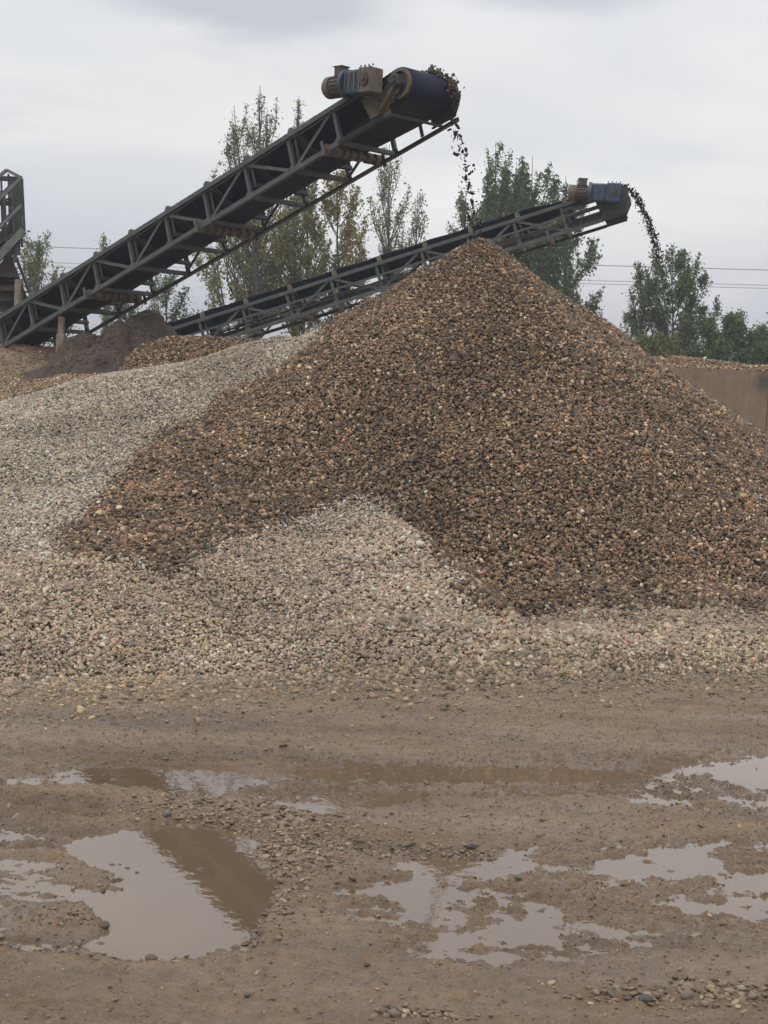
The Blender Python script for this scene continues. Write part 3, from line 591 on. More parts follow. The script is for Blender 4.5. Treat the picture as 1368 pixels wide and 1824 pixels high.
# ------------------------------------------------------------------ the raised ground behind, sand heaps, retaining wall
def terrain(name, x0, x1, y0, y1, step, hf, mat, **kw):
    ax_, ay_ = np.arange(x0, x1 + step / 2, step), np.arange(y0, y1 + step / 2, step); X, Y = np.meshgrid(ax_, ay_)
    Z = hf(X, Y); o = link(bpy.data.objects.new(name, mesh_np(name, np.c_[X.ravel(), Y.ravel(), Z.ravel()], grid_faces(len(ax_), len(ay_)), mat))); tag(o, **kw); return o
def back_h(x, y):
    edge = 30.2 + .25 * fbm(x * .6, x * 0, 3, 3)
    h = 2.52 + .10 * fbm(x * .5, y * .5, 5, 3) + (.55 + .10 * fbm(x * .8, 7, 9, 3)) * sstep(y, edge, edge + .9)
    h = h + .28 * sstep(x, -7.0, -4.8) * sstep(y, 30.2, 32.5) + .06 * fbm(x * 2.4, y * 2.4, 19, 4)
    rd = np.interp(x, [-12, -9, -5.97, -5.1, -3.24, -1.7, 0, 3], [1.6, 1.85, 2.12, 2.42, 2.86, 3.23, 2.9, 2.4])
    return np.minimum(h, rd - .05 + np.maximum(y - 24.4, 0) * .11 + 20 * sstep(y, 29.8, 30.3))
terrain('bank', -30, 4.6, 24.6, 44, .09, back_h, M['tan_earth'], label='raised tan earth terrace behind the piles', kind='structure')
fm = MB(); fm.box((-300, 44, 0), (300, 450, 3.1)); fm.build('terrace', M['tan_earth'])['kind'] = 'structure'
fm = MB(); fm.box((4.62, 29.7, 0), (60, 43.98, 3.12)); fm.build('terrace_fill', M['tan_earth'])['kind'] = 'structure'
def heap_h(cx_, cy_, z0, pk, sl, s, sxs=1.):
    def f(x, y):
        r = np.hypot((x - cx_) / sxs, y - cy_); r = r * r / (r + .30) + .10 * vnoise((x - cx_) * 7, (y - cy_) * 7, s + 11); a = np.arctan2(y - cy_, x - cx_)
        return np.minimum(z0 + pk * (.97 + .10 * vnoise((x - cx_) * 4, (y - cy_) * 4, s + 5)) - .45 * np.hypot(x - cx_, y - cy_), z0 + pk + .10 - sl * r * (1 + .16 * vnoise(a * 1.9 + 9, r * 1.5, s)) + .20 * fbm(x * 2.6, y * 2.6, s + 3, 6, .62) - .10 * np.abs(vnoise(a * 5, r * .4, s + 7)) * np.minimum(r * 2, 1))
    return f
HEAPS = []
def heap(cx_, cy_, pk, sl, s, lab, rad, sxs=1., z0=2.6, mat='wet_sand', name='sand_heap', cat='sand heap'):
    HEAPS.append(heap_h(cx_, cy_, z0, pk, sl, s, sxs))
    terrain(name, cx_ - rad * sxs, cx_ + rad * sxs, cy_ - rad, cy_ + rad, .045, heap_h(cx_, cy_, z0, pk, sl, s, sxs), M[mat], label=lab, cat=cat, group='heaps under the large conveyor' if mat == 'wet_sand' else None)
p = at(262, 556, 29.6); heap(p[0], p[1], p[2] - 2.6 + .08, 1.75, 41, 'dark wet sand heap with the tallest blunt top, under the large conveyor', 1.1, 1.0)
p = at(214, 572, 29.2); heap(p[0], p[1], p[2] - 2.6 + .02, 1.7, 42, 'dark wet sand heap with a slim peak left of the tallest one', 1.05, .75)
p = at(152, 590, 29.4); heap(p[0], p[1], p[2] - 2.6 + .02, 1.6, 43, 'smallest dark sand heap near the concrete post', 1.0, .9)
p = at(196, 607, 28.9); heap(p[0], p[1], p[2] - 2.6 + .02, .8, 44, 'low spread of dark sand at the front of the heaps', 1.7, 1.35)
rs = np.random.RandomState(57); n = 2600; q0, q1 = at(85, 640, 28.2), at(290, 600, 29.4); x = rs.uniform(q0[0], q1[0], n); y = rs.uniform(28.0, 29.8, n)
def heap_top(x, y): return np.maximum.reduce([f(x, y) for f in HEAPS] + [back_h(x, y)])
P, ro, sc = stones(x, y, heap_top, .03, rs, (-.2, .3), .6)
tag(scatter('sand_clods', 'muddy', P, ro, sc, tints(PAL_MUD, n, rs, .55), None, 58), 'dark clods and grit on the wet sand heaps', kind='stuff')
# a bank of finer brown gravel right of the heaps
def gbank(x, y):
    cr = np.interp(x, [-6.2, -5.0, -4.5, -4.0, -3.2, -2.0, -1, 1], [2.2, 2.7, 3.1, 3.31, 3.34, 3.30, 3.1, 2.5]) + .05 * fbm(x * 1.5, y, 3, 3)
    return cr - .42 * np.maximum(28.6 - y, 0) ** 1.1 - .2 * np.maximum(y - 29.2, 0)
e = empty('gravel_bank', (0, 0, 0)); tag(e, 'low bank of fine brown gravel behind the pale pile, right of the sand heaps', 'gravel bank')
o = terrain('gravel_bed', -6.2, 1, 27, 30.2, .08, lambda a, b: gbank(a, b) - .02, M['soil_brown']); o.parent = e
rs = np.random.RandomState(61); n = 15000; x = rs.uniform(-6.2, .8, n); y = rs.uniform(27.2, 29.2, n)
P, ro, sc = stones(x, y, gbank, .045, rs, (-.2, .4), .5); scatter('pebbles', 'wet', P, ro, sc, tints(PAL_BROWN, n, rs, 1.55), e, 62)
# loose gravel on the tan ground behind the pale pile and on the terrace edge
rs = np.random.RandomState(63); n = 34000; x = rs.uniform(-10, -1, n); y = rs.uniform(24.6, 31.2, n); hz = back_h(x, y)
P, ro, sc = stones(x, y, back_h, .035, rs, (-.2, .35), .4)
tag(scatter('terrace_gravel', 'dry', P, ro, sc, tints(PAL_BROWN, n, rs, 1.9), None, 64), 'loose tan gravel on the terrace behind the pale pile', kind='stuff')
# wall at the right
a = at(1150, 648, 29.0); b = at(1900, 672, 29.0); ztop = 3.30
wr = empty('retaining_wall', (4.6, 29.2, 0)); tag(wr, 'brown concrete retaining wall at the right behind the tall pile', 'wall')
wx = 4.3 - 4.6
for k in range(6):
    wb = MB(); wb.box((wx + k * 2.6 + .004, 0, 0), (wx + (k + 1) * 2.6 - .004, .45, 3.24)); wb.build('panel', M['wall'], wr, .012)
wb = MB(); wb.box((wx, .05, 0), (wx + 6 * 2.6, .44, 3.235)); wb.build('core', M['concrete_post'], wr)
def wtop(x, y):
    return 3.235 + .10 * sstep(y, 29.2, 29.6) + .03 * fbm(x * 1.2, y, 3, 4) * sstep(y, 29.2, 29.6) + .06 * np.exp(-((x - 5.3) / .8) ** 2) * sstep(y, 29.2, 29.6) + .012 * fbm(x * 7, y * 7, 9, 3)
e = empty('gravel_strip', (0, 0, 0)); tag(e, 'thin strip of spilled tan gravel along the top of the retaining wall', 'gravel')
o = terrain('gravel_bed', 4.3, 18, 29.205, 31, .06, wtop, M['tan_earth']); o.parent = e
rs = np.random.RandomState(71); n = 9000; x = rs.uniform(4.3, 9.5, n); y = rs.uniform(29.2, 30.2, n)
P, ro, sc = stones(x, y, wtop, .04, rs, (-.1, .5), .5); scatter('pebbles', 'dry', P, ro, sc, tints(PAL_BROWN, n, rs, 2.0), e, 72)

# ------------------------------------------------------------------ conveyors
def frame(dirn, origin):
    d = np.array(dirn, float); d /= np.linalg.norm(d); wv = np.array([-d[1], d[0], 0]); wv /= np.linalg.norm(wv)
    if wv[1] < 0: wv = -wv
    n = np.cross(d, wv); 
    if n[2] < 0: n = -n
    return Matrix(((d[0], wv[0], n[0], origin[0]), (d[1], wv[1], n[1], origin[1]), (d[2], wv[2], n[2], origin[2]), (0, 0, 0, 1))), d, wv, n
WD, HT, PL = 1.24, .57, 1.07            # truss width, height and panel length
def conveyor(label, mw, inc, k0, k1, headx, belt_lift, wrap_top=True, phase=0, rollers=(), plates='open'):
    """local x runs up towards the head, y from the near to the far side, z square to the truss; panel points at x = k * PL"""
    root = empty('belt_conveyor', mat=mw); tag(root, label, 'conveyor')
    xe = headx - .38; xs = k0 * PL
    for yy, fl in ((0, 1), (WD, -1)):
        MB().angle((xs, yy, 0), (xe, yy, 0), .075, .01, (0, 0, 1), fl).build('bottom_chord', M['steel'], root)
        MB().angle((xs, yy, HT), (xe - .35, yy, HT), .075, .01, (0, 0, 1), fl).build('top_chord', M['steel'], root)
    post = MB().bar((0, 0, .03), (0, 0, HT - .03), .012, .06, (1, 0, 0)).bar((0, .03, .03), (0, .03, HT - .03), .05, .010, (1, 0, 0), (0, .026)).mesh('post', M['steel'])
    cross = MB().bar((0, .03, -.012), (0, WD - .03, -.012), .065, .011, (0, 0, 1)).bar((0, .03, -.012), (0, WD - .03, -.012), .011, .05, (0, 0, 1), (.026, .03)).mesh('cross_member', M['steel'])
    dg = [MB().angle((.05, 0, HT - .03), (PL - .05, 0, .03), .055, .008, (0, 1, 0)).mesh('diagonal', M['steel']),
          MB().angle((.05, 0, .03), (PL - .05, 0, HT - .03), .055, .008, (0, 1, 0)).mesh('diagonal', M['steel'])]
    gus = MB().plate([(-.07, .0), (.07, .0), (.05, .06), (-.05, .06)], 1, -.004, .004).mesh('gusset_plate', M['steel'])
    # carrying idler: base bar, two slanted stands, three rolls
    base = MB().angle((0, .02, .17), (0, WD - .02, .17), .06, .008)
    for sgn, y0 in ((1, .05), (-1, WD - .05)):
        base.bar((0, y0, .17), (0, y0, HT + .03), .05, .012, (0, 1, 0)); base.bar((.0, y0 + sgn * .02, HT - .1), (.0, y0 + sgn * .34, .20), .035, .01, (0, 1, 0))
    base = base.mesh('idler_frame', M['steel_dark'])
    rolls = [MB().tube([(0, .42, .27), (0, .82, .27)], .055, 10).mesh('idler_roll', M['steel_dark']),
             MB().tube([(.05, .07, .54), (.05, .40, .285)], .055, 10).mesh('idler_roll', M['steel_dark']),
             MB().tube([(.05, WD - .07, .54), (.05, WD - .40, .285)], .055, 10).mesh('idler_roll', M['steel_dark'])]
    hump = MB().plate([(-.08, HT + .02), (.08, HT + .02), (.06, HT + .07), (.03, HT + .105), (-.03, HT + .105), (-.06, HT + .07)] if belt_lift < .1 else [(-.05, HT + .02), (.05, HT + .02), (.055, HT + .12), (.02, HT + .16), (-.03, HT + .16), (-.055, HT + .10)], 1, -.02, .045)
    hump = hump.mesh('idler_bracket', M['steel'] if belt_lift < .1 else M['cream'])
    for k in range(k0, k1 + 1):
        x = k * PL
        inst('cross_member', cross, root, (x, 0, 0))
        for yy in (.006, WD - .006):
            inst('post', post, root, (x, yy, 0)); inst('gusset_plate', gus, root, (x, yy - .02 if yy < .1 else yy + .02, .03))
            if k < k1: inst('diagonal', dg[(k + phase) % 2], root, (x, yy + (.022 if yy < .1 else -.03), 0))
        if x < xe - 1.0 or belt_lift > .1:
            f = inst('idler_frame', base, root, (x + .12, 0, 0))
            for rm in rolls: inst('idler_roll', rm, f)
            for yy in (.0, WD): inst('idler_bracket', hump, root, (x + .12, yy, 0))
    # belt as a grid: carrying run, wrap round the head drum, return run
    R = .235; hc = (headx, .35); prof = []
    for x in np.arange(xs, headx - .01, PL / 4): prof.append((x, None))
    YD = WD - .16; hb = [.06, .16, .40, .76, 1.00, YD - .0]; V = []; rows = 0
    def row(x, ztops):
        nonlocal rows
        for yb, zt in zip(hb, ztops): V.append((zt[0] if isinstance(zt, tuple) else x, yb, zt[1] if isinstance(zt, tuple) else zt))
        rows += 1
    for x, _ in prof:
        t = 1 - float(sstep(x, headx - 2.0, headx - .3)); zt = hc[1] + R + .0
        e_ = (HT + .03 + belt_lift); sag = .012 * math.sin(x * 2 * math.pi / PL)
        c_ = (.33 + belt_lift * .6)
        row(x, [e_ * t + zt * (1 - t) + sag, (e_ - .06) * t + zt * (1 - t) + sag, c_ * t + zt * (1 - t), c_ * t + zt * (1 - t), (e_ - .06) * t + zt * (1 - t) + sag, e_ * t + zt * (1 - t) + sag])
    for a in np.linspace(math.pi / 2, -math.pi / 2, 15): row(0, [(hc[0] + R * math.cos(a), hc[1] + R * math.sin(a))] * 6)
    for x in np.arange(headx - .4, xs, -PL / 3):
        row(x, [.125 + .012 * math.sin(x * 2.1)] * 6); k6 = float(sstep(headx - x, .5, 2.2))
        for j, yb in enumerate((.12, .24, .42, .58, .74, .88)): V[-6 + j] = (x, hb[j] * (1 - k6) + yb * k6, V[-6 + j][2])
    V = np.array(V, float); fb = grid_faces(6, rows)
    ob = link(bpy.data.objects.new('belt', mesh_np('belt', V, fb, M['belt'])), root)
    sd = ob.modifiers.new('thickness', 'SOLIDIFY'); sd.thickness = .014; sd.offset = 0
    # drum
    o = MB().tube([(headx, .06, .35), (headx, YD, .35)], R - .012, 28).build('head_drum', M['steel_dark'], root)
    ring = MB()
    for yy in (.035, YD):
        n = 28; ro, ri = R - .01, R - .06; vs_ = []
        for s_ in (-.025, .025):
            for r_ in (ro, ri):
                for q in range(n): a = 2 * math.pi * q / n; vs_.append((headx + r_ * math.cos(a), yy + s_, .35 + r_ * math.sin(a)))
        fs_ = []
        for q in range(n):
            p = (q + 1) % n; fs_ += [(q, p, n + p, n + q), (2 * n + p, 2 * n + q, 3 * n + q, 3 * n + p), (q, 2 * n + q, 2 * n + p, p), (n + p, 3 * n + p, 3 * n + q, n + q)]
        ring.add(vs_, fs_)
    ring.build('drum_rim', M['roller'], o)
    MB().tube([(headx, -.16, .35), (headx, WD + .12, .35)], .04, 12).build('shaft', M['steel'], o)
    # return rolls
    for i, (x, kind) in enumerate(rollers):
        y0, y1 = -.10, WD - .1
        if kind == 'disc':
            r = MB().tube([(x, y0 + .04, .01), (x, y1, .01)], .05, 12)
            for q in (y0 + .12, y0 + .30, y0 + .46, y0 + .62, y0 + .78, y1 - .24, y1 - .06): r.tube([(x, q - .05, .01), (x, q + .05, .01)], .09, 16)
        else: r = MB().tube([(x, .05, .0), (x, y1, .0)], .06, 12)
        ro_ = r.build('return_roller', M['roller'], root)
        for yy in (y0, y1 + .12): MB().bar((x, yy + .01, -.08), (x, yy + .01, .14), .07, .012, (0, 1, 0)).build('roller_bracket', M['steel'], ro_)
    return root
def drive(root, headx, inc, side_y=-.05, scale=1., box_mat='cream'):
    """gearbox beside the drum with a horizontal motor pointing back; built level, so tilted against the truss"""
    c, s_ = math.cos(inc), math.sin(inc)
    def P(a, y, z):   # a metres back from the shaft (level), z up from the shaft centre
        return (headx - a * c + z * s_, y, .35 + a * s_ + z * c)
    def boxP(mb, a0, a1, y0, y1, z0, z1):
        vs_ = [P(a, y, z) for z in (z0, z1) for (a, y) in ((a1, y0), (a0, y0), (a0, y1), (a1, y1))]
        return mb.add(vs_, [(3, 2, 1, 0), (4, 5, 6, 7), (0, 1, 5, 4), (1, 2, 6, 5), (2, 3, 7, 6), (3, 0, 4, 7)])
    y0, y1 = side_y - .44 * scale, side_y - .10 * scale; ym = (y0 + y1) / 2; k = scale
    g = boxP(MB(), .14 * k, .47 * k, y0, y1, -.22 * k, .24 * k).build('gearbox', M[box_mat], root, .02)
    boxP(MB(), .473 * k, .86 * k, y0 + .01 * k, y1 - .02 * k, -.21 * k, .225 * k).build('gearbox_neck', M['blue'], g, .03)
    rb = MB()
    for q in np.linspace(.15, .78, 6): boxP(rb, q * k, (q + .018) * k, y0 - .018, y0 + .035, -.15 * k, .24 * k if q < .5 else .18 * k)
    for q in np.linspace(.13, .74, 7): rb.tube([P(q * k, ym - .10, (.19 if q > .5 else .255) * k), P(q * k, ym - .10, (.22 if q > .5 else .285) * k)], .013, 6)
    rb.build('casting_rib', M[box_mat], g)
    MB().tube([P(.29 * k, y0 - .035, .02 * k), P(.29 * k, y0 + .02, .02 * k)], .115 * k, 18).tube([P(.29 * k, y0 - .06, .02 * k), P(.29 * k, y0 - .03, .02 * k)], .05 * k, 10).build('bearing_cover', M['motor'], g)
    MB().tube([P(.84 * k, ym, 0), P(.92 * k, ym, 0)], .27 * k, 24).build('flange', M['blue'], g)
    mo = MB().tube([P(.90 * k, ym, -.02 * k), P(1.26 * k, ym, -.02 * k)], .185 * k, 20)
    for q in range(16):
        a = 2 * math.pi * q / 16; mo.bar(P(.95 * k, ym + .19 * k * math.cos(a), -.02 * k + .19 * k * math.sin(a)), P(1.22 * k, ym + .19 * k * math.cos(a), -.02 * k + .19 * k * math.sin(a)), .012 * k, .035 * k, (0, math.cos(a), math.sin(a)))
    mo = mo.build('motor', M['motor'], root)
    MB().tube([P(1.26 * k, ym, -.02 * k), P(1.38 * k, ym, -.02 * k), P(1.43 * k, ym, -.02 * k)], [.208 * k, .208 * k, .17 * k], 22).build('fan_cover', M['roller'], mo)
    boxP(MB(), .98 * k, 1.18 * k, ym - .09 * k, ym + .09 * k, .17 * k, .33 * k).build('terminal_box', M['motor'], mo, .008)
    boxP(MB(), .96 * k, 1.20 * k, ym - .11 * k, ym + .11 * k, .332 * k, .35 * k).build('terminal_box_lid', M['motor'], mo)

INC1 = R_(19.82)
V1 = np.array([.68275645, -.64723069, .33902223])
mw1, d1, w1, n1_ = frame(V1, (-.9598, 24.75, 6.274))
HX1 = 1.38
c1 = conveyor('large inclined belt conveyor seen from below, dropping stones on the tall brown pile', mw1, INC1, -13, 0, HX1, .02, phase=0,
              rollers=((-.28, 'disc'), (-3.45, 'disc'), (-6.7, 'disc'), (-9.9, 'disc')))
MB().angle((0, 0, 0), (1.15, 0, 0), .075, .01, (0, 0, 1), 1).build('head_chord', M['steel'], c1)
MB().angle((0, WD, 0), (1.36, WD, 0), .075, .01, (0, 0, 1), -1).build('head_chord', M['steel'], c1)
MB().bar((1.08, .03, -.012), (1.08, WD - .03, -.012), .065, .011, (0, 0, 1)).build('cross_member', M['steel'], c1)
MB().bar((.80, .0, .03), (.66, .0, HT - .03), .012, .065, (1, 0, 0)).build('post', M['steel'], c1)
MB().bar((.62, WD, .03), (.62, WD, HT - .03), .012, .065, (1, 0, 0)).build('post', M['steel'], c1)
# side plates that carry the drum
pl = MB().plate([(.80, .04), (1.10, .035), (1.20, .14), (1.38, .20), (1.48, .32), (1.45, .42), (1.30, .45), (1.12, .36), (.76, .33), (.68, .30)], 1, -.055, -.035).plate([(.98, .04), (1.01, .04), (1.40, .28), (1.37, .31)], 1, -.13, -.057)
pl.build('drum_plate', M['roller'], c1)
MB().box((1.27, -.13, .26), (1.48, -.058, .44)).build('bearing_block', M['steel_dark'], c1, .02)
MB().plate([(.92, .03), (1.36, .02), (1.48, .16), (1.56, .30), (1.50, .42), (1.30, .44), (1.10, .40), (.86, .34)], 1, WD - .06, WD - .04).build('drum_plate', M['steel_dark'], c1)
MB().box((.86, WD - .038, .045), (1.36, WD - .005, .07)).build('plate_flange', M['steel_dark'], c1)
MB().plate([(.74, .05), (1.08, .05), (1.40, .22), (1.34, .30), (.62, .42), (.66, .28)], 1, -.034, -.02).bar((1.0, -.30, .26), (.98, -.04, .06), .05, .02).build('motor_bracket', M['roller'], c1)
drive(c1, HX1 - .03, INC1, -.10, .80)
# concrete props beneath
p = at(110, 562, 29.9)
cp = MB(); cp.box((p[0] - .055, p[1] - .06, 2.9), (p[0] + .055, p[1] + .06, p[2] - .02)); cp.box((p[0] - .075, p[1] - .09, 2.9), (p[0] + .078, p[1] + .09, 3.30))
tag(cp.build('support_post', M['concrete_post'], None, .02), 'dusty square post holding up the lower part of the large conveyor', 'post')
# stones clinging to the wet belt at the head
rs = np.random.RandomState(81); n = 330
yy = rs.normal(.80, .085, n); aa = rs.uniform(math.radians(125), math.radians(-38), n); rr = .25 + np.abs(rs.normal(0, .035, n)) * np.where(aa < 0, 1.5, 1.) + .015
yy = yy + .10 * (aa < .6)
lx = HX1 + rr * np.cos(aa); lz = .35 + rr * np.sin(aa); tl = rs.uniform(size=n) < .25; lx = np.where(tl, rs.uniform(.65, 1.38, n), lx); lz = np.where(tl, .61 + rs.uniform(0, .05, n), lz)
O1 = np.array([-.9598, 24.75, 6.274]); P = O1 + lx[:, None] * d1 + yy[:, None] * w1 + lz[:, None] * n1_
sz = .047 * np.exp(rs.normal(0, .3, n))
tag(scatter('belt_stones', 'wet', P, rs.uniform(0, 6.28, (n, 3)), np.c_[sz, sz, sz], tints(PAL_BROWN, n, rs, .62) * [.85, .95, 1.], None, 82), 'stones tumbling over the head drum of the large conveyor', kind='stuff')
def stream(name, pts, Y, n, spread, size, seed, lab, pal_gain):
    rs = np.random.RandomState(seed); Q = np.array([at(a, b, Y) for a, b in pts]); L = np.r_[0, np.cumsum(np.linalg.norm(np.diff(Q, axis=0), axis=1))]
    u = rs.uniform(0, 1, n) ** 1.0 * L[-1]; P = np.c_[[np.interp(u, L, Q[:, i]) for i in range(3)]].T
    sp = np.interp(u / L[-1], [0, 1], spread); P = P + rs.normal(0, 1, (n, 3)) * sp[:, None] * [1, 1.6, 1]
    s = size * np.exp(rs.normal(0, .34, n)); fine = rs.uniform(size=n) < .25; s = np.where(fine, s * .4, s); P[:, 0] -= fine * np.abs(rs.normal(0, .09, n))
    tag(scatter(name, 'falling', P, rs.uniform(0, 6.28, (n, 3)), np.c_[s * 1.25, s * .75, s * .9], tints(PAL_BROWN, n, rs, pal_gain), None, seed + 1), lab, kind='stuff')  # low gain paints the silhouette darkness into the stones' tint
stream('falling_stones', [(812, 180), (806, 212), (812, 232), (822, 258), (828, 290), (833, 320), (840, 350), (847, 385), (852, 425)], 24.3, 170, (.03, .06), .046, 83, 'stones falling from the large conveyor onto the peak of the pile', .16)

INC2 = math.asin(2.806 / 8.504)
a2, b2 = at(350, 559, 36.4), at(994, 354, 35.0); dv = b2 - a2
mw2, d2, w2, n2_ = frame(dv, b2 - 0)
org2 = b2 - n2_ * (HT + .16); mw2 = frame(dv, org2)[0]
PLs = PL; PL = float(np.linalg.norm(dv)) / 8
c2 = conveyor('smaller far belt conveyor behind the tall pile, stones arcing off its end', mw2, INC2, -12, 0, 1.20, .13, phase=1,
              rollers=((-.42, 'plain'), (-3.3, 'plain'), (-6.2, 'plain')))
PL = PLs
for yy in (0, WD):
    MB().angle((0, yy, 0), (1.3, yy, 0), .06, .01).build('head_chord', M['steel_dark'], c2)
    MB().angle((0, yy, HT - .12), (1.0, yy, HT - .12), .06, .01).build('head_chord', M['steel_dark'], c2)
    MB().plate([(.84, .03), (1.28, -.01), (1.33, .04), (1.32, .10), (1.48, .30), (1.50, .46), (1.43, .58), (1.22, .63), (.74, .58), (.74, .50)] if yy else [(.84, .03), (1.28, -.01), (1.33, .04), (1.32, .10), (1.46, .30), (1.49, .46), (1.42, .56), (1.22, .61), (.74, .54), (.74, .46)], 1, yy - .07 if yy == 0 else yy + .05, yy - .05 if yy == 0 else yy + .07).build('drum_plate', M['steel_dark'], c2)
MB().box((.74, -.10, .40), (1.22, -.071, .43)).box((1.20, -.10, .40), (1.225, -.071, .72)).build('plate_rib', M['steel'], c2)
MB().bar((-6.4, .55, .16), (1.1, .55, .20), .10, .13).build('dirt_tray', M['roller'], c2)
for yy in (.03, WD - .03):
    MB().angle((-12.5, yy, HT * .56), (1.0, yy, HT * .56), .045, .008).build('middle_rail', M['steel'], c2)
MB().tube([(x, -.05, HT * .34 + .015 * math.sin(x * 3)) for x in np.arange(-12, .2, .3)], .014, 5).build('power_cable', M['cable'], c2)
MB().tube([(x, -.06, HT - .08 - .03 * abs(math.sin(x * 2.9))) for x in np.arange(-13, .8, .12)] + [(.75, -.25, .62)], .012, 5).build('power_cable', M['cable'], c1)
rb2 = MB()
for k in range(26): rb2.tube([(-13.0 + k * .55, -.004, .0), (-13.0 + k * .55, -.014, .0)], .014, 6)
for yy, zz_ in ((-.056, .10), (-.056, .24), (-.056, .34)):
    for xx in (.90, 1.06, 1.22): rb2.tube([(xx + zz_ * .4, yy - .012, zz_), (xx + zz_ * .4, yy + .004, zz_)], .016, 6)
o = rb2.build('bolts', M['steel_dark'], c1); o['kind'] = 'stuff'
drive(c2, 1.40, INC2, -.12, .84, 'blue')
cb = [at(*q, 34.6) for q in ((1042, 360), (1040, 380), (1034, 400), (1024, 406), (1014, 402), (1010, 388), (1009, 366))]
iv = np.array(mw2.inverted())
MB().tube([(iv @ np.r_[q, 1])[:3] for q in cb], .012, 6).build('power_cable', M['cable'], c2)
stream('arcing_stones', [(1096, 333), (1110, 333), (1122, 338), (1133, 350), (1142, 366), (1150, 383), (1158, 402), (1165, 424), (1170, 444), (1174, 466)], 35.6, 900, (.035, .05), .040, 87, 'dense arc of silhouetted stones thrown off the far conveyor end', .16)
for xx in (-5.2,):
    q = org2 + d2 * (xx) ; m_ = MB()
    for yy in (0, WD): m_.bar(q + w2 * yy + np.array([0, 0, -.02]), np.array([q[0] + w2[0] * yy, q[1] + w2[1] * yy, 2.6]), .12, .12, (0, 1, 0))
    m_.bar(np.array([q[0], q[1], 3.2]), np.array([q[0] + w2[0] * WD, q[1] + w2[1] * WD, 3.2]), .08, .08)
    m_.build('trestle', M['steel_dark'])['label'] = 'dark steel trestle leg under the far conveyor'; bpy.context.scene.objects['trestle']['category'] = 'trestle'

# ------------------------------------------------------------------ screening plant at the left edge
YS = 31.5
sp = empty('screening_plant', (-9.5, YS, 3.0)); tag(sp, 'dark steel screening plant with railed gantry and hopper at the left edge', 'screening plant')
def S(x, y, dy=0.): p = at(x, y, YS + dy); return p - np.array([-9.5, YS, 3.0])
def pbar(name, p, q, wd=.05, mat='pale_steel', d0=0., d1=0., ht=None): return MB().bar(S(*p, d0), S(*q, d1), wd, ht or wd, (0, 1, 0)).build(name, M[mat], sp)
for dy in (0., 1.3):
    ox = 0 if dy == 0 else 5; mt = 'pale_steel' if dy == 0 else 'steel_dark'
    for xa, ya, xb, yb in ((39, 318, 43.5, 412), (33, 322, 34, 455), (21, 321, 28, 468), (7, 340, 13, 458), (-8, 352, -2, 470), (28, 330, 31, 420)):
        pbar('gantry_post', (xa - ox, ya), (xb - ox, yb), .045, 'steel_dark', dy, dy)
    pbar('hand_rail', (38 - ox, 317), (-40, 392), .07, mt, dy, dy)
    pbar('hand_rail', (39 - ox, 365), (-40, 446), .06, mt, dy, dy)
    pbar('gantry_beam', (42 - ox, 408), (-40, 492), .10, mt, dy, dy, .10)
pbar('top_frame', (12, 303), (39, 317), .06); pbar('top_frame', (12, 303), (-30, 338), .06)
pbar('top_frame', (0, 318), (36, 319), .09, 'steel_dark', .3, .3); pbar('mid_frame', (-5, 362), (38, 362), .09, 'steel_dark', .3, .3); pbar('mid_frame', (-5, 356), (32, 354), .04, 'steel_dark', .6, .6)
for xa, ya, xb, yb in ((15, 310, 19, 460), (2, 318, 8, 468), (36, 330, 39, 440)): pbar('gantry_post', (xa, ya), (xb, yb), .035, 'steel_dark', .7, .7)
for xa, ya, xb, yb in ((2, 440, 38, 330), (0, 400, 30, 460), (10, 420, 40, 380)): pbar('brace', (xa, ya), (xb, yb), .03, 'steel_dark', 1.0, 1.0)
for i in range(7): pbar('rung', (-2 + i * 5.5, 350 + (i % 3) * 3), (4 + i * 5.5, 366 - (i % 2) * 6), .022, 'steel_dark', .5, .9)
MB().add([S(-60, 470, 0), S(42, 402, 0), S(42, 402, 1.3), S(-60, 470, 1.3), S(-60, 474, 0), S(42, 406, 0), S(42, 406, 1.3), S(-60, 474, 1.3)], [(0, 1, 2, 3), (7, 6, 5, 4), (0, 4, 5, 1), (1, 5, 6, 2), (2, 6, 7, 3), (3, 7, 4, 0)]).build('gantry_floor', M['dull_steel'], sp)
pbar('under_bracket', (28, 420), (34, 434), .09, 'steel_dark'); pbar('under_bracket', (34, 434), (36, 412), .05, 'steel_dark')
pbar('side_panel', (-20, 452), (33, 404), .34, 'dull_steel', .15, .15, .04)
pbar('sloping_beam', (-30, 490), (43, 411), .12, 'pale_steel', -.05, -.05)
# hopper body
def prism(name, poly, d0, d1, mat):
    n = len(poly); vs_ = [S(x, y, d0) for x, y in poly] + [S(x, y, d1) for x, y in poly]
    return MB().add(vs_, [tuple(range(n))[::-1], tuple(range(n, 2 * n))] + [(i, (i + 1) % n, n + (i + 1) % n, n + i) for i in range(n)]).build(name, M[mat], sp, .01)
prism('hopper', [(-80, 480), (0, 470), (14, 452), (22, 470), (33, 494), (-80, 494)], .2, 2.2, 'dull_steel')
prism('hopper_wall', [(-80, 497), (34, 497), (43, 520), (50, 540), (60, 600), (-80, 600)], .7, 2.4, 'steel_dark')
for ya, th in ((496, .09), (512, .10), (532, .07), (552, .08)): pbar('floor_beam', (-60, ya), (34 + (ya - 496) * .3, ya + 2), th, 'cream' if ya == 512 else 'dull_steel', .55, .55)
MB().box(S(22, 553) + np.array([0, .1, -.3]), S(33, 497) + np.array([0, .45, 0])).build('concrete_leg', M['concrete_post'], sp, .02)
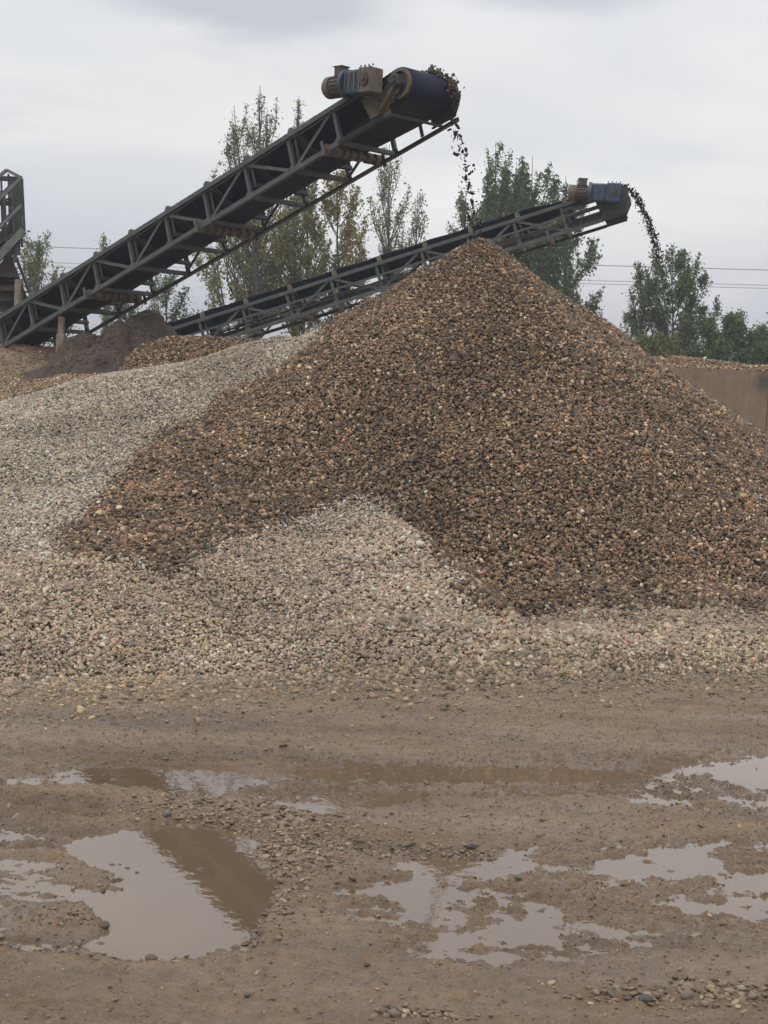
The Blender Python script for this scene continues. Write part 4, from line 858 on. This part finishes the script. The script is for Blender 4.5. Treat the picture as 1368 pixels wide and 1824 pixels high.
# ladder running down to the right
pbar('stair_rail', (21, 438), (57, 532), .05, 'steel_dark', .3, .3); pbar('stair_rail', (14, 446), (46, 530), .05, 'steel_dark', .3, .3)
pbar('stair_rail', (16, 452), (50, 540), .04, 'steel_dark', .9, .9)
for i in range(9):
    t = i / 8; pbar('step', (15 + 32 * t, 448 + 82 * t), (23 + 34 * t, 442 + 90 * t), .035, 'steel', .3, .8)

# ------------------------------------------------------------------ power lines and far antenna
def wire(p, q, Y, sag, lab, r=.022):
    a, b = at(*p, Y), at(*q, Y); pts = []
    for t in np.linspace(0, 1, 30): v = a * (1 - t) + b * t; pts.append(v - np.array([0, 0, sag * 4 * t * (1 - t)]))
    tag(MB().tube(pts, r, 5).build('power_line', M['wire']), lab, 'power line', 'power lines across the sky')
wire((-300, 424), (1700, 489), 90, .15, 'topmost of the three thin power lines crossing the sky', .03)
wire((-300, 452), (1700, 516), 90, .15, 'middle of the three thin power lines crossing the sky', .022)
wire((-300, 460), (1700, 521), 90, .15, 'lowest of the three thin power lines crossing the sky', .022)
am = empty('radio_mast', tuple(at(682, 620, 80))); tag(am, 'slim distant mast with a round head between the sparse poplars', 'mast')
def A(x, y): return at(x, y, 80) - at(682, 620, 80)
MB().tube([A(682, 620), A(682, 448)], .17, 8).build('pole', M['wire'], am)
MB().tube([A(682, 448), A(682, 436), A(682, 434), A(682, 418)], [.26, .26, .14, .12], 10).tube([A(682, 418), A(682, 404)], .035, 6).tube([A(682, 435), A(682, 433)], .22, 10).build('mast_head', M['wire'], am)

# ------------------------------------------------------------------ trees
def tree(name, lab, x, ytop, hw, D, seed, cols, nleaf, leaf=.11, crown0=.25, nl=26, up=55, lean=0., shape='poplar', group='trees behind the terrace', base_px=None, cl_r=.16, ntw=9, sparse=1., trunk_r=None, dens_top=1.):
    nleaf = int(nleaf * 1.35); leaf *= .78; cl_r *= .85; nl = int(nl * 1.25); up = min(76, up + 6)
    cols = [(c[0] * 2.1, c[1] * 2.25, c[2] * 1.45) for c in cols]; nleaf = int(nleaf * sparse)
    rs = np.random.RandomState(seed); top = at(x, ytop, D); bx = x if base_px is None else base_px; b = at(bx, 640, D); z0 = 3.0; H = top[2] - z0
    b = np.array([b[0], D, z0]); W = hw * D / 2840
    root = empty(name, tuple(b)); tag(root, lab, 'tree', group)
    r0 = trunk_r or max(.07, H * .012); K = 12; tr = []
    wob = np.cumsum(rs.normal(0, H * .006, (K, 2)), 0)
    for i in range(K):
        f = i / (K - 1); tr.append(np.array([(top[0] - b[0]) * f + wob[i, 0] * (1 - f * .6), wob[i, 1], H * f]))
    tr = np.array(tr); tr[0] = 0
    def tp(f): return np.array([np.interp(f, np.linspace(0, 1, K), tr[:, i]) for i in range(3)])
    mb = MB(); mb.tube(list(tr), [r0 * (1 - .93 * (i / (K - 1)) ** .8) for i in range(K)], 8, False)
    C_, Wt = [], []
    for i in range(nl):
        g = ((i + rs.uniform(0, 1)) / nl) ** .85                       # height of the limb's tip within the crown
        if shape == 'poplar': prof = 1.30 * math.sin(math.pi * (.15 + .74 * g)) ** .7 * (1.05 - g ** 3 * .30)
        elif shape == 'round': prof = math.sqrt(max(0, 1 - (2 * g - .8) ** 2 / 1.5)) + .05
        else: prof = 1 - .6 * g
        ft = min(1.0, crown0 + (1 - crown0) * (.10 + .90 * g) * rs.uniform(.93, 1.02)); rad = W * prof * rs.uniform(.12, 1.0) ** .6
        rise = rad * math.tan(R_(up)) * .62 / H + rs.uniform(.05, .12); fb_ = max(.03 if shape == 'round' else crown0 * .6, ft - rise)
        az = rs.uniform(0, 2 * math.pi); p0 = tp(fb_); tipc = tp(ft) if ft < 1 else tp(1.); tip = np.array([tipc[0] * .8 + p0[0] * .2 + rad * math.cos(az), tipc[1] + rad * math.sin(az), ft * H])
        S_ = 7; pts = []; wv_ = rs.normal(0, .03 * np.linalg.norm(tip - p0), 3)
        for s_ in range(S_ + 1):
            t = s_ / S_; hz_ = 1 - (1 - t) ** 1.7; pp = p0 + (tip - p0) * np.array([hz_, hz_, t ** 1.12]); pts.append(pp + wv_ * math.sin(math.pi * t))
        L_ = float(np.linalg.norm(tip - p0)); rl = r0 * (1 - fb_) * .40 + .010
        mb.tube(pts, [rl * (1 - .85 * q / S_) for q in range(S_ + 1)], 5, False); pts = np.array(pts)
        den = rs.uniform(.5, 1.4); dirT = pts[-1] - pts[-3]; C_.append((pts[-3], pts[-1] + dirT * .12)); Wt.append(.5 * L_ * den); C_.append((pts[-5], pts[-3])); Wt.append(.35 * L_ * den)
        for q in range(ntw):
            t = rs.uniform(.25, .95); bp = np.array([np.interp(t * S_, range(S_ + 1), pts[:, k]) for k in range(3)]); a3 = rs.uniform(0, 6.28); e3 = R_(min(86, rs.normal(up + 8, 9))); tl = (.13 + .16 * rs.uniform()) * L_ * (1.25 - t * .7) + .12
            tipv = bp + tl * np.array([math.cos(a3) * math.cos(e3), math.sin(a3) * math.cos(e3), math.sin(e3)])
            mb.tube([bp, (bp + tipv) / 2 + rs.normal(0, .02 * tl, 3), tipv], [rl * .3 + .004, rl * .2 + .003, .003], 3, False)
            C_.append((bp, tipv)); Wt.append(tl * den)
    link(bpy.data.objects.new('trunk', mb.mesh('trunk', M['bark'])), root)
    Wt = np.array(Wt); Wt *= rs.uniform(.3, 1.6, len(Wt)); idx = rs.choice(len(C_), nleaf, p=Wt / Wt.sum()); A_ = np.array([c[0] for c in C_])[idx]; B_ = np.array([c[1] for c in C_])[idx]
    t = rs.uniform(0, 1.06, nleaf)[:, None]; c = A_ * (1 - t) + B_ * t + rs.normal(0, 1, (nleaf, 3)) * cl_r * (.25 + .95 * (1 - np.clip(t, 0, 1))) * [1, 1, 1.1]
    u = rs.normal(size=(nleaf, 3)); u /= np.linalg.norm(u, axis=1)[:, None]; v = np.cross(u, rs.normal(size=(nleaf, 3))); v /= np.linalg.norm(v, axis=1)[:, None]
    s = leaf * np.exp(rs.normal(0, .3, nleaf))[:, None] / 2
    q = np.stack([c - u * s, c + v * s * .6, c + u * s, c - v * s * .6], 1).reshape(-1, 3)
    cc = np.array(cols); pick = cc[(rs.randint(0, len(cc), len(C_)))[idx]] * np.exp(rs.normal(0, .22, (nleaf, 1)))
    me = mesh_np('crown', q, np.arange(nleaf * 4).reshape(-1, 4), M['leaf'], False, np.repeat(pick, 4, 0))
    o = link(bpy.data.objects.new('crown', me), root); o['kind'] = 'stuff'; o['label'] = 'leaves of the crown'
    return root
GREY = [(.085, .080, .052), (.10, .092, .056), (.075, .075, .05)]
OLIVE = [(.105, .095, .045), (.12, .105, .05), (.08, .078, .042), (.135, .105, .055)]
RUST = [(.14, .095, .05), (.11, .10, .048), (.10, .085, .045), (.15, .11, .055)]
GREEN = [(.05, .075, .042), (.062, .085, .045), (.045, .065, .04), (.07, .085, .05)]
GGREY = [(.06, .08, .055), (.07, .085, .06), (.05, .068, .048)]
T = 'poplar_tree'
tree(T, 'tall sparse grey poplar rising above the large conveyor, leftmost of that cluster', 412, 190, 56, 60, 1, GREY, 7200, .10, .22, 26, 60, base_px=450, dens_top=1, sparse=0.6)
tree(T, 'tallest sparse poplar with bare twigs above the large conveyor', 470, 152, 58, 61, 2, GREY, 8600, .10, .2, 30, 62, sparse=0.6)
tree(T, 'narrow sparse poplar tip right of the tallest one above the conveyor', 531, 172, 34, 62, 3, GREY, 5200, .10, .2, 28, 66, base_px=520, sparse=0.6)
tree(T, 'olive leaved poplar with thick trunk under the large conveyor', 452, 330, 78, 58, 4, OLIVE, 9000, .12, .28, 26, 42, base_px=462, trunk_r=.2, sparse=0.55)
tree(T, 'rusty brown dense poplar behind the middle of the large conveyor', 602, 290, 70, 60, 5, RUST, 17000, .12, .1, 36, 50, sparse=0.6)
tree(T, 'olive poplar between the rusty one and the thick trunked one', 545, 300, 52, 59, 6, OLIVE, 10000, .12, .12, 30, 52, sparse=0.5)
tree(T, 'sparse upright poplar below the conveyor head, right of the rusty one', 690, 258, 44, 63, 7, GREY, 7000, .10, .12, 34, 62, sparse=0.6)
tree(T, 'small sparse poplar just left of the stone stream', 746, 342, 30, 64, 8, GREY, 3800, .10, .12, 26, 64, sparse=0.6)
tree(T, 'thin leaning poplar with few leaves at the left of the olive ones', 372, 425, 40, 57, 9, OLIVE, 2600, .11, .2, 18, 45, base_px=432, sparse=0.8)
tree(T, 'low sparse tree behind the sand heaps under the large conveyor', 296, 478, 42, 56, 10, GGREY, 3200, .10, .15, 20, 52, sparse=0.8)
tree(T, 'low bushy tree showing through the lower conveyor truss', 225, 515, 42, 56, 11, GGREY, 3800, .10, .1, 20, 50, sparse=0.8)
tree(T, 'feathery pale green poplar beside the screening plant', 66, 414, 44, 60, 12, [(.09, .105, .07), (.08, .09, .06), (.11, .12, .09)], 5200, .11, .1, 30, 62)
tree(T, 'small twiggy tree tip poking above the large conveyor near the left', 186, 422, 18, 60, 13, GREY, 1500, .10, .3, 18, 66)
tree(T, 'short green tree between the feathery poplar and the conveyor', 112, 478, 24, 61, 14, GGREY, 1900, .10, .15, 20, 62)
tree(T, 'tall dense green poplar, highest of the group right of the pile peak', 884, 256, 58, 66, 15, GREEN, 15000, .13, .08, 44, 66)
tree(T, 'dense green poplar with two tips beside the highest one', 956, 276, 58, 67, 16, GREEN, 15000, .13, .08, 44, 66)
tree(T, 'dense green poplar filling the gap in the middle of the green group', 918, 290, 56, 68, 17, GREEN, 13000, .13, .08, 40, 66)
tree(T, 'green poplar with drooping right side at the edge of the green group', 1005, 312, 66, 65, 18, GREEN, 17000, .12, .1, 40, 50)
tree(T, 'thin brownish poplar at the left side of the green group by the pile peak', 828, 330, 28, 64, 19, [(.085, .08, .06), (.10, .075, .06)] + GGREY, 4200, .11, .1, 26, 62)
tree(T, 'lone grey green poplar at the right below the arc of stones', 1198, 432, 68, 62, 20, GGREY, 14000, .12, .08, 44, 58)
tree(T, 'shorter stem of the right hand poplar clump, on its left side', 1140, 478, 34, 62.5, 21, GGREY, 5200, .11, .08, 30, 60)
tree('bushy_tree', 'low bushy green tree behind the retaining wall, right of the lone poplar', 1262, 565, 42, 60, 22, GREEN, 5600, .12, .02, 26, 40, shape='round')
tree('bushy_tree', 'rounded green tree above the retaining wall near the right edge', 1322, 556, 62, 61, 23, GREEN, 12000, .12, .0, 34, 40, shape='round')
tree('bushy_tree', 'rounded green tree cut by the right edge of the photo', 1390, 553, 60, 62, 24, GREEN, 10000, .12, .0, 34, 40, shape='round')
tree('bushy_tree', 'brownish low shrub at the foot of the lone poplar', 1180, 592, 52, 58, 25, [(.10, .085, .05), (.07, .08, .045)], 5200, .11, .0, 26, 45, shape='round')

# ------------------------------------------------------------------ damp air
hm = bpy.data.materials.new('haze_air'); hm.use_nodes = True; ht = NT(hm.node_tree)
ht.n('ShaderNodeOutputMaterial', Volume=ht.n('ShaderNodeVolumePrincipled', Color=(.82, .86, .88), Density=.0017, Anisotropy=.2))
hz = MB().box((-420, -220, -1), (420, 520, 18.5)).build('haze', hm); hz['kind'] = 'stuff'; hz['label'] = 'thin pale rainy haze in the air'
scene.cycles.volume_bounces = 0
